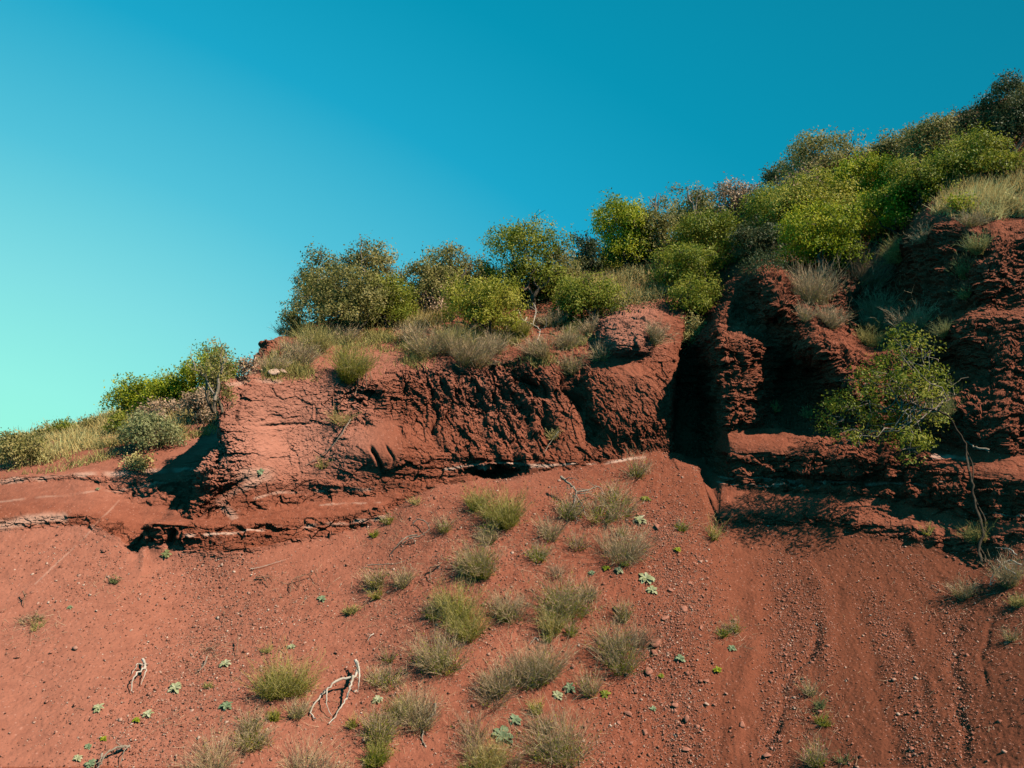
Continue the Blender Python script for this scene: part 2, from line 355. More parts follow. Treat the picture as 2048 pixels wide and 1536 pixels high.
iso = np.array([2.6, 2.6, 4.2], np.float32); bla = np.array([4.6, 3.0, 1.7], np.float32); sla = np.array([3.0, 3.0, 6.5], np.float32)
bla = bla * (1 + 1.0 * (um > 1170))[:, None]
C1 = np.where(wr > .5, Xm * sla, np.where(wf > .5, QA * bla, Xm * iso))
val, edge = worley(C1 + 0.22 * fbm(Xm * 2.2, 2, 2.0)[:, None])
dm = dm + 0.24 * (val - 0.5) - 0.03 * lay * np.exp(-(edge / 0.07) ** 2)
val2, edge2 = worley(C1 * 2.7 + 0.2 * fbm(Xm * 5.5, 2, 2.0)[:, None])
dm = dm + 0.125 * (val2 - 0.5)
val3, edge3 = worley(Xm * np.array([18, 18, 26], np.float32))
dm = dm + (0.060 + .05 * pil) * (val3 - 0.5)
# slanting fractures in the middle of the cliff and flutes on the right
qd = (UF[m] * 0.86 - VF[m] * 0.5)
fr = np.exp(-(((UF[m] - 1030) / 150) ** 2 + ((VF[m] - 820) / 90) ** 2))
dm = dm + fr * 0.16 * vn(np.stack([qd / 17, (UF[m] + VF[m]) * 0.008, qd * 0], -1).astype(np.float32), 6.0)
fl = np.clip((UF[m] - 1380) / 60, 0, 1)
dm = dm + fl * 0.16 * vn(np.stack([UF[m] / 24, VF[m] * 0.010, qd * 0], -1).astype(np.float32), 16.0)
dm = dm + 0.035 * fbm(Xm * 11, 3, 8.0)
disp[m] += Rm * dm * 0.74
X = X + NF * disp[:, None]
G = X.reshape(NR, NC, 3)

# ---- surface marks
pale = np.zeros(UF.shape, np.float32)
wob = 3.0 * fbm(np.stack([UF * 0.03, VF * 0.0, UF * 0.01], -1).astype(np.float32), 3, 1.0)
brk = np.clip(vn(np.stack([UF * 0.05, VF * 0.03, UF * 0], -1).astype(np.float32), 8.0) * 1.2 + 0.75, 0, 1)
for pts, w, a in [([(335, 1072), (420, 1068), (500, 1062), (600, 1055), (680, 1046), (770, 1036)], 3, .9), ([(880, 938), (1000, 926), (1100, 930), (1200, 928), (1290, 914)], 2.6, .9),
                  ([(1440, 954), (1560, 960), (1700, 965), (1800, 968), (1910, 968)], 1.8, .6), ([(1436, 966), (1530, 972), (1650, 975)], 1.6, .6),
                  ([(0, 1003), (100, 993), (250, 977), (350, 964)], 2.0, .35), ([(0, 962), (120, 953), (290, 944), (400, 940)], 5, .6), ([(1955, 1024), (2048, 1030)], 1.8, .6),
                  ([(1865, 916), (1935, 916)], 4, .7), ([(238, 1000), (205, 1036), (160, 1084), (120, 1120), (70, 1168)], 1.6, .32), ([(500, 1000), (560, 985), (660, 980), (740, 978)], 3, .5),
                  ([(470, 1030), (440, 1000), (520, 960)], 8, .45), ([(640, 1010), (760, 1004)], 2, .4), ([(455, 770), (510, 760), (560, 762)], 5, .5)]:
    dd, _ = seg_dist(UF, VF + wob, pts)
    pale = np.maximum(pale, a * np.exp(-(dd / w) ** 4) * brk)
dd, _ = seg_dist(UF, VF + wob * 2, [(0, 1046), (60, 1040), (125, 1030)])
pale = np.maximum(pale, .55 * np.exp(-(dd / 10) ** 4))
pale = np.maximum(pale, .5 * np.exp(-((UF - 510) / 36) ** 4 - ((VF - 950) / 14) ** 4))
fU = (np.repeat(rowf, NC) > 1) & near
pale *= fU
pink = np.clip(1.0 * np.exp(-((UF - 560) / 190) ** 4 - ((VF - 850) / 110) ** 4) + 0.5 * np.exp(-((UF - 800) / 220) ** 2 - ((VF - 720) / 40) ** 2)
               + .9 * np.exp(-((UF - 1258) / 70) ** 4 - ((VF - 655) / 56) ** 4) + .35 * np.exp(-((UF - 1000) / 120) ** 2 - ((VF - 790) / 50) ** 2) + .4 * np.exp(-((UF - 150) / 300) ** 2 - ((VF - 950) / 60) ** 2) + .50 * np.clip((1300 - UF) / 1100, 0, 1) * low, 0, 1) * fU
dark = np.clip(R * np.clip((UF - 1120) / 400, 0, .3) + 0.95 * np.clip((UF - 1260) / 420, 0, 1) * low, 0, 1) * fU  # darker right-hand rock; right scree also darkened in colour for its grazing sun


# ------------------------------------------------------------------ materials
def mat(name):
    m_ = bpy.data.materials.new(name); m_.use_nodes = True; t = m_.node_tree; t.nodes.clear()
    o = t.nodes.new('ShaderNodeOutputMaterial'); return m_, t, o


def ramp(t, stops):
    r = t.nodes.new('ShaderNodeValToRGB'); e = r.color_ramp.elements
    e[0].position, e[0].color = stops[0][0], (*stops[0][1], 1); e[1].position, e[1].color = stops[-1][0], (*stops[-1][1], 1)
    for p, c in stops[1:-1]:
        k = e.new(p); k.color = (*c, 1)
    return r


def attr(t, n):
    a = t.nodes.new('ShaderNodeAttribute'); a.attribute_name = n; return a


def noise(t, scale, detail=3, co=None):
    n = t.nodes.new('ShaderNodeTexNoise'); n.inputs['Scale'].default_value = scale; n.inputs['Detail'].default_value = detail
    if co: t.links.new(co, n.inputs['Vector'])
    return n


def mixc(t, fac, a, b, mode='MIX'):
    m_ = t.nodes.new('ShaderNodeMix'); m_.data_type = 'RGBA'; m_.blend_type = mode; m_.clamp_factor = True
    for k, v in ((0, fac), ('A', a), ('B', b)):
        s_ = m_.inputs[k]
        if hasattr(v, 'is_output'): t.links.new(v, s_)
        else: s_.default_value = v if k == 0 else (*v, 1)
    return m_.outputs['Result']


def earth():
    m_, t, o = mat('red_earth'); co = t.nodes.new('ShaderNodeTexCoord').outputs['Object']; L = t.links.new
    n1 = noise(t, 0.55, 5, co); n2 = noise(t, 5, 6, co); n3 = noise(t, 58, 3, co)
    r1 = ramp(t, [(.30, (.225, .065, .033)), (.5, (.255, .074, .039)), (.70, (.295, .092, .051))]); L(n1.outputs['Fac'], r1.inputs[0])
    r2 = ramp(t, [(.32, (.86, .83, .82)), (.5, (1, 1, 1)), (.68, (1.08, 1.10, 1.11))]); L(n2.outputs['Fac'], r2.inputs[0])
    c = mixc(t, .75, r1.outputs[0], r2.outputs[0], 'MULTIPLY')
    r3 = ramp(t, [(.28, (.66, .63, .62)), (.5, (1, 1, 1)), (.74, (1.34, 1.40, 1.42))]); L(n3.outputs['Fac'], r3.inputs[0])
    c = mixc(t, .8, c, r3.outputs[0], 'MULTIPLY')
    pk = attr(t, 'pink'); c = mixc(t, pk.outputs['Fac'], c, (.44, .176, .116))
    c2 = mixc(t, .6, c, r2.outputs[0], 'MULTIPLY')
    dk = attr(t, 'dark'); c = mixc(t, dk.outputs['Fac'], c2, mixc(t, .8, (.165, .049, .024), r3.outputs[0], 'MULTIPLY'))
    vo = t.nodes.new('ShaderNodeTexVoronoi'); vo.inputs['Scale'].default_value = 26; L(co, vo.inputs['Vector'])
    sx = t.nodes.new('ShaderNodeSeparateColor'); L(vo.outputs['Color'], sx.inputs[0])
    gt = t.nodes.new('ShaderNodeMath'); gt.operation = 'GREATER_THAN'; gt.inputs[1].default_value = .90; L(sx.outputs[0], gt.inputs[0])
    ltn = t.nodes.new('ShaderNodeMath'); ltn.operation = 'LESS_THAN'; ltn.inputs[1].default_value = .34; L(vo.outputs['Distance'], ltn.inputs[0])
    mm = t.nodes.new('ShaderNodeMath'); mm.operation = 'MULTIPLY'; L(gt.outputs[0], mm.inputs[0]); L(ltn.outputs[0], mm.inputs[1])
    m2 = t.nodes.new('ShaderNodeMath'); m2.operation = 'MULTIPLY'; m2.inputs[1].default_value = .45; L(mm.outputs[0], m2.inputs[0])
    c = mixc(t, m2.outputs[0], c, (.52, .25, .18))
    pa = attr(t, 'pale'); c = mixc(t, pa.outputs['Fac'], c, (.60, .37, .27))
    b = t.nodes.new('ShaderNodeBsdfPrincipled'); b.inputs['Roughness'].default_value = .92; b.inputs['Specular IOR Level'].default_value = .12
    L(c, b.inputs['Base Color'])
    bp = t.nodes.new('ShaderNodeBump'); bp.inputs['Strength'].default_value = .55; bp.inputs['Distance'].default_value = .03
    nb = noise(t, 24, 8, co); L(nb.outputs['Fac'], bp.inputs['Height']); L(bp.outputs[0], b.inputs['Normal'])
    L(b.outputs[0], o.inputs[0]); return m_


EARTH = earth()


def grid_mesh(name, r0, r1, label):
    A = G[r0:r1 + 1].reshape(-1, 3).astype(np.float32); n, c = r1 - r0 + 1, NC
    i = (np.arange(n - 1)[:, None] * c + np.arange(c - 1)[None]).ravel()
    q = np.stack([i, i + 1, i + c + 1, i + c], -1).astype(np.int32)
    me = raw_mesh(name, A, q)
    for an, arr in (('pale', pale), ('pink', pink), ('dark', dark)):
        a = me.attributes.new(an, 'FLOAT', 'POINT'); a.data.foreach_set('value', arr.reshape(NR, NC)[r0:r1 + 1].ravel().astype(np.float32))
    rf = ROUGH[r0:r1 + 1][:-1, :-1].ravel(); me.polygons.foreach_set('use_smooth', rf < .22)      # fractured rock is faceted
    me.materials.append(EARTH)
    o = bpy.data.objects.new(name, me); COL.objects.link(o); o['kind'] = 'structure'; o['label'] = label; return o


def raw_mesh(name, v, q):
    """numpy vertices and equal-sized faces to a mesh"""
    me = bpy.data.meshes.new(name); k = q.shape[1]
    me.vertices.add(len(v)); me.vertices.foreach_set('co', np.ascontiguousarray(v, np.float32).ravel())
    me.loops.add(q.size); me.loops.foreach_set('vertex_index', np.ascontiguousarray(q, np.int32).ravel())
    me.polygons.add(len(q)); me.polygons.foreach_set('loop_start', np.arange(0, q.size, k, dtype=np.int32))
    me.update(calc_edges=True); return me


rb = int(RS[4]); rt = int(RS[9])
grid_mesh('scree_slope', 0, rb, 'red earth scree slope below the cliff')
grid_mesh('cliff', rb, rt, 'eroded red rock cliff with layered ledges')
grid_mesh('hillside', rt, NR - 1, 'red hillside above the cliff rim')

# ------------------------------------------------------------------ finding the ground under a point of the photograph
sel = np.repeat((rowf > -0.4) & (rowf < 11.3), NC) & np.tile((colf > -0.2) & (colf < len(ST) - 0.6), NR)
SX = X[sel]; su, sv, sd = project(SX.astype(float)); SN = blur(normals(G), 5).reshape(-1, 3)[sel]
BW = 4; bu = np.floor((su + 200) / BW).astype(int); bv = np.floor((sv + 100) / BW).astype(int)
okb = (bu >= 0) & (bu < 620) & (bv >= 0) & (bv < 480)
order = np.argsort(-sd[okb]); idx = np.nonzero(okb)[0][order]
BIN = np.full((620, 480), -1, np.int64); BIN[bu[idx], bv[idx]] = idx      # the nearest point wins


def ground(u, v):
    """position and normal of the visible ground at a pixel (the ground below it where the sky is behind)"""
    a, b = int((u + 200) // BW), int((v + 100) // BW)
    for db in range(0, 120):
        for r in (0, 1, -1, 2, -2):
            i, j = a + r, b + db
            if 0 <= i < 620 and 0 <= j < 480 and BIN[i, j] >= 0:
                k = BIN[i, j]; d_ = sd[k]
                p = SX[k].astype(float)
                if db == 0:
                    y = p[1]; q = unproject(u, v, y)
                    if abs(q[2] - p[2]) < 0.15: p = q
                n = SN[k]; return p, n / np.linalg.norm(n), d_
    return unproject(u, v, 20), np.array([0, 0, 1.0]), 20


# ------------------------------------------------------------------ plant materials
def leafmat(name, stops, trans=.3, rough=.55):
    m_, t, o = mat(name); L = t.links.new
    a = attr(t, 'tone'); r = ramp(t, stops); L(a.outputs['Fac'], r.inputs[0])
    b = t.nodes.new('ShaderNodeBsdfPrincipled'); b.inputs['Roughness'].default_value = rough; b.inputs['Specular IOR Level'].default_value = .25
    tr = t.nodes.new('ShaderNodeBsdfTranslucent'); mxs = t.nodes.new('ShaderNodeMixShader'); mxs.inputs[0].default_value = trans
    L(r.outputs[0], b.inputs['Base Color']); L(r.outputs[0], tr.inputs['Color'])
    L(b.outputs[0], mxs.inputs[1]); L(tr.outputs[0], mxs.inputs[2]); L(mxs.outputs[0], o.inputs[0]); return m_


def woodmat(name, c1, c2, scale=14):
    m_, t, o = mat(name); co = t.nodes.new('ShaderNodeTexCoord').outputs['Object']; n = noise(t, scale, 5, co)
    r = ramp(t, [(.3, c1), (.7, c2)]); t.links.new(n.outputs['Fac'], r.inputs[0])
    b = t.nodes.new('ShaderNodeBsdfPrincipled'); b.inputs['Roughness'].default_value = .85; b.inputs['Specular IOR Level'].default_value = .15
    t.links.new(r.outputs[0], b.inputs['Base Color'])
    bp = t.nodes.new('ShaderNodeBump'); bp.inputs['Strength'].default_value = .5; bp.inputs['Distance'].default_value = .01
    t.links.new(n.outputs['Fac'], bp.inputs['Height']); t.links.new(bp.outputs[0], b.inputs['Normal']); t.links.new(b.outputs[0], o.inputs[0]); return m_


M = {
 'bright': leafmat('leaves_bright_green', [(0, (0.152, 0.2059, 0.0103)), (0.5, (0.3575, 0.3947, 0.018)), (1, (0.6435, 0.5834, 0.0451))], 0.42),
 'green': leafmat('leaves_green', [(0, (0.1219, 0.1638, 0.014)), (0.5, (0.2681, 0.2964, 0.0257)), (1, (0.4875, 0.4368, 0.0702))], 0.42),
 'olive': leafmat('leaves_olive', [(0, (0.1424, 0.1444, 0.0319)), (0.5, (0.3074, 0.2682, 0.0691)), (1, (0.57, 0.44, 0.1594))], 0.38),
 'dark': leafmat('leaves_dark_shade', [(0, (0.036, 0.06, 0.0216)), (0.5, (0.078, 0.102, 0.0336)), (1, (0.18, 0.168, 0.066))], 0.3),  # shade painted into the leaf colour, for shaded shrubs and undergrowth
 'yellow': leafmat('leaves_yellow_green', [(0, (0.198, 0.2218, 0.0142)), (0.5, (0.429, 0.396, 0.038)), (1, (0.693, 0.5702, 0.1069))], 0.42),
 'grey': leafmat('leaves_grey_green', [(0, (0.165, 0.189, 0.068)), (0.5, (0.297, 0.3045, 0.112)), (1, (0.462, 0.4305, 0.192))], 0.35),
 'dry': leafmat('twigs_dry_brown', [(0, (0.2783, 0.1682, 0.086)), (0.5, (0.4731, 0.2884, 0.1667)), (1, (0.6957, 0.4446, 0.2796))], 0.2),
 'straw': leafmat('grass_straw', [(0, (0.4469, 0.2933, 0.088)), (0.5, (0.7736, 0.5279, 0.1936)), (1, (0.8, 0.7771, 0.3402))], 0.35),
 'broom': leafmat('stalks_grey_brown', [(0, (0.3409, 0.214, 0.1061)), (0.5, (0.592, 0.3822, 0.2055)), (1, (0.8, 0.5962, 0.358))], 0.2),
 'sage': leafmat('leaves_sage', [(0, (0.306, 0.2475, 0.0638)), (0.5, (0.504, 0.4042, 0.1211)), (1, (0.756, 0.594, 0.2295))], 0.28),
 'rosette': leafmat('rosette_pale_green', [(0, (0.3, 0.31, 0.13)), (0.5, (0.47, 0.46, 0.24)), (1, (0.64, 0.6, 0.38))], 0.25),
 'teal': leafmat('rosette_blue_green', [(0, (0.14, 0.19, 0.09)), (0.5, (0.23, 0.29, 0.145)), (1, (0.38, 0.43, 0.24))], 0.25),
 'bark': woodmat('bark_brown', (.10, .07, .045), (.22, .16, .11)),
 'barkdark': woodmat('bark_dark', (.035, .026, .018), (.10, .07, .045)),
 'bleached': woodmat('bleached_wood', (.40, .31, .23), (.66, .55, .44), 9),
 'deadgrey': woodmat('dead_grey_wood', (.20, .145, .10), (.40, .31, .23), 12),
 'deadred': woodmat('dusty_root_wood', (.16, .075, .045), (.34, .19, .12), 12),
}


def emit(name, v, q, m_, parent=None, tone=None, loc=None, smooth=False):
    me = raw_mesh(name, v, q)
    if tone is not None:
        a = me.attributes.new('tone', 'FLOAT', 'FACE'); a.data.foreach_set('value', np.ascontiguousarray(tone, np.float32))
    if smooth: me.polygons.foreach_set('use_smooth', np.ones(len(q), bool))
    me.materials.append(m_)
    o = bpy.data.objects.new(name, me); COL.objects.link(o)
    if parent is not None: o.parent = parent
    if loc is not None: o.location = loc
    return o


def tag(o, label, cat, group=None):
    o['label'] = label; o['category'] = cat
    if group: o['group'] = group
    return o


def thing(name, loc, label, cat, group=None):
    o = bpy.data.objects.new(name, None); o.empty_display_size = .1; COL.objects.link(o); o.location = loc
    return tag(o, label, cat, group)


def unit(a): return a / np.maximum(np.linalg.norm(a, axis=-1, keepdims=True), 1e-9)


def leaves(c, ax, l, w, r, side=None):
    """diamond leaves at c along ax"""
    n = len(c); sd_ = unit(np.cross(ax, r.normal(size=(n, 3)))) if side is None else side; l = np.asarray(l).reshape(-1, 1); w = np.asarray(w).reshape(-1, 1)
    v = np.stack([c - ax * l * .5, c + sd_ * w * .5, c + ax * l * .5, c - sd_ * w * .5], 1).reshape(-1, 3)
    return v, np.arange(n * 4).reshape(n, 4)


def tubes(lines, sides=5):
    """lines: list of (points (k,3), radii (k,)) -> one mesh of tapering tubes"""
    vs, qs, off = [], [], 0
    for P, rad_ in lines:
        P = np.asarray(P, float); k = len(P); t = unit(np.gradient(P, axis=0))
        a = np.cross(t, [0.31, 0.55, 0.77]); a = unit(a); b = np.cross(t, a); an = np.arange(sides) / sides * 2 * math.pi
        ring = P[:, None] + np.asarray(rad_)[:, None, None] * (np.cos(an)[None, :, None] * a[:, None] + np.sin(an)[None, :, None] * b[:, None])
        vs.append(ring.reshape(-1, 3))
        i = np.arange(k - 1)[:, None] * sides; j = np.arange(sides)[None]; j2 = (j + 1) % sides
        qs.append(np.stack([i + j, i + j2, i + sides + j2, i + sides + j], -1).reshape(-1, 4) + off); off += k * sides
    return np.concatenate(vs), np.concatenate(qs)


def wobble(a, b, k, amt, r):
    t = np.linspace(0, 1, k)[:, None]; P = a * (1 - t) + b * t
    d = r.normal(size=(k, 3)).cumsum(0) * amt * np.linalg.norm(b - a) / k; d -= t * d[-1]
    return P + d * np.minimum(1, t * 4)


def strips(base, dirv, L, w, bend, r, k=3):
    """grass blades and stalks: base (n,3), direction, length, width; bend pulls the tip down and outwards"""
    n = len(base); t = np.linspace(0, 1, k)[None, :, None]; L = L.reshape(-1, 1, 1)
    P = base[:, None] + dirv[:, None] * L * t + bend[:, None] * L * t * t
    sd_ = unit(np.cross(dirv, r.normal(size=(n, 3))))[:, None] * (w.reshape(-1, 1, 1) * .5) * (1 - .75 * t)
    v = np.stack([P - sd_, P + sd_], 2).reshape(n, k * 2, 3)
    q = np.concatenate([np.array([[2 * i, 2 * i + 1, 2 * i + 3, 2 * i + 2]]) for i in range(k - 1)])
    q = (np.arange(n)[:, None, None] * (2 * k) + q[None]).reshape(-1, 4)
    return v.reshape(-1, 3), q, P


CAMR = np.array([1.0, 0, 0])


def crown(lobes, leaf, count, r, sparse=0.0, twig=.10):
    """leaves gathered in small twig tufts on the skin of the lobes, fewer inside"""
    C = np.array([l[0] for l in lobes]); Rr = np.array([l[1] for l in lobes], float)
    if Rr.ndim == 1: Rr = Rr[:, None].repeat(3, 1)
    a = (Rr.prod(1)) ** (2 / 3); per = 18; nt_ = max(30, int(count / per)); li = r.choice(len(C), nt_, p=a / a.sum())
    d = unit(r.normal(size=(nt_, 3))); d[:, 2] = np.where(d[:, 2] < -0.35, -d[:, 2] * .6, d[:, 2]); d = unit(d)
    rad_ = r.random(nt_) ** .33; rad_ = np.where(r.random(nt_) < .72, .80 + .26 * r.random(nt_), rad_)
    bump = 1 + .30 * vn((d * 2.3 + li[:, None] * 3.1).astype(np.float32))
    T = C[li] + d * Rr[li] * (rad_ * bump)[:, None]
    keep = vn((T * (2.2 / max(.25, Rr.mean()))).astype(np.float32), 5.0) > (-.42 + sparse)
    T, d = T[keep], d[keep]
    n = len(T) * per; ti = np.repeat(np.arange(len(T)), per)
    c = T[ti] + r.normal(size=(n, 3)) * leaf * twig * 13 * r.uniform(.6, 1.3, len(T))[ti][:, None]
    nd = unit(d[ti] + r.normal(size=(n, 3)) * .55)
    ax = r.normal(size=(n, 3)) + d[ti] * .5 + np.array([0, 0, .3]); ax = unit(ax - nd * (ax * nd).sum(1)[:, None])
    v, q = leaves(c, ax, leaf * r.uniform(.7, 1.35, n), leaf * r.uniform(.42, .68, n), r, np.cross(nd, ax))
    tone = np.clip(.48 + .20 * r.normal(size=n) + .17 * r.normal(size=len(C))[li[keep]][ti] + .16 * r.normal(size=len(T))[ti] + .18 * vn((T * .9).astype(np.float32), 3.0)[ti], 0, 1)
    return v, q, tone


def tree(i, u, v, w, h, style, label, name='shrub', cat='shrub', group=None, sparse=0.0, lean=0.0, d=None, dens=1.0, extra=None, flat=1.0):
    r = np.random.default_rng(1000 + i)
    p, n, dist = ground(u, v)
    if d is not None: p = unproject(u, v, d)
    d_ = p[1]; k = d_ / FPX; w, h = w * (1.26 if 590 < u < 1260 else 1.16), h * 1.10; Wm, Hm = w * k, h * k
    root = thing(name, p, label, cat, group)
    leaf = max(.042, 2.5 * 2 * k)
    lobes = []
    nl = int(np.clip(w * h / 380, 9, 34))
    rx, ry, rz_ = Wm * .5, Wm * .42 * flat, Hm * .5
    cen = np.array([lean * Wm, 0, Hm * .52])
    for _ in range(nl):
        dd = unit(r.normal(size=3)); dd[2] = dd[2] * .9 + .12
        s_ = r.uniform(.18, .40)
        lobes.append((cen + dd * np.array([rx, ry, rz_]) * (1 - s_) * r.uniform(.70, 1.12), np.array([rx, ry, rz_]) * s_ * r.uniform(.8, 1.15) + .25 * min(rx, rz_) * s_))
    lobes.append((cen * np.array([1, 1, .8]), np.array([rx, ry, rz_]) * .5))
    for _ in range(int(nl * (.30 if cat == 'tree' else .45))):      # low boughs that close the crown down to the ground
        a_ = r.uniform(0, 2 * math.pi); s_ = r.uniform(.26, .40)
        lobes.append((np.array([lean * Wm * .4 + math.cos(a_) * rx * .70, math.sin(a_) * ry * .70, Hm * r.uniform(.10, .30)]), np.array([rx, ry, rz_]) * s_))
    cnt = int(np.clip(w * h * .25 * 2.6 * dens, 450, 20000))
    vv, qq, tt = crown(lobes, leaf, cnt, r, sparse)
    emit('crown', vv, qq, M[style], root, tt)
    lines = []
    br = max(.02, Hm * .028)
    nst = 3 if h > 50 else 2
    for s_ in range(nst):
        l = lobes[r.integers(len(lobes))]
        b0 = np.array([r.normal() * .05 * Wm, r.normal() * .05 * Wm, -.12])
        P = wobble(b0, l[0], 7, .5, r); lines.append((P, np.linspace(br, br * .3, 7)))
        for _ in range(2):
            l2 = lobes[r.integers(len(lobes))]; st = P[r.integers(2, 5)]
            lines.append((wobble(st, l2[0] * .95 + st * .05, 6, .5, r), np.linspace(br * .5, br * .14, 6)))
    limbs = list(lines)
    for l in [lobes[k] for k in r.integers(0, len(lobes), 9)]:      # bare twigs that poke out of the leaves
        o_ = unit(l[0] - cen + r.normal(size=3) * .2 + np.array([0, -.2, .3]) * rz_); e_ = l[0] + o_ * np.asarray(l[1]) * r.uniform(.9, 1.35)
        ends = np.concatenate([q_[0][2:] for q_ in limbs]); st = ends[np.argmin(np.linalg.norm(ends - l[0], axis=1))]; tw = wobble(st, e_, 7, .6, r); lines.append((tw, np.linspace(br * .30, br * .09, 7)))
        for _ in range(2): lines.append((wobble(tw[4], e_ + r.normal(size=3) * np.asarray(l[1]) * .35, 4, .6, r), np.linspace(br * .14, br * .06, 4)))
    tv, tq = tubes(lines); emit('trunk', tv, tq, M['bark'], root, smooth=True)
    if extra:   # bare dead limbs that stick out: lists of (u, v) and a radius
        ls = []
        for pts, rr in extra:
            Q = np.array([unproject(a, b, d_ - .35 * Wm) for a, b in pts]) - p
            t_ = np.linspace(0, len(Q) - 1, len(Q) * 3); Q = np.stack([np.interp(t_, np.arange(len(Q)), Q[:, c]) for c in range(3)], 1)
            Q += r.normal(size=Q.shape) * .015; ls.append((Q, np.linspace(rr, rr * .35, len(Q))))
            for _ in range(4):
                b0 = Q[r.integers(len(Q) // 3, len(Q))]; ls.append((wobble(b0, b0 + unit(r.normal(size=3) + [0, 0, .8]) * rr * r.uniform(7, 14), 5, .5, r), np.linspace(rr * .4, rr * .12, 5)))
        tv, tq = tubes(ls); emit('dead_limb', tv, tq, M['deadgrey'], root, smooth=True)
    return root


G_HILL = 'trees and shrubs above the cliff'; G_LEFT = 'shrubs on the left spur'

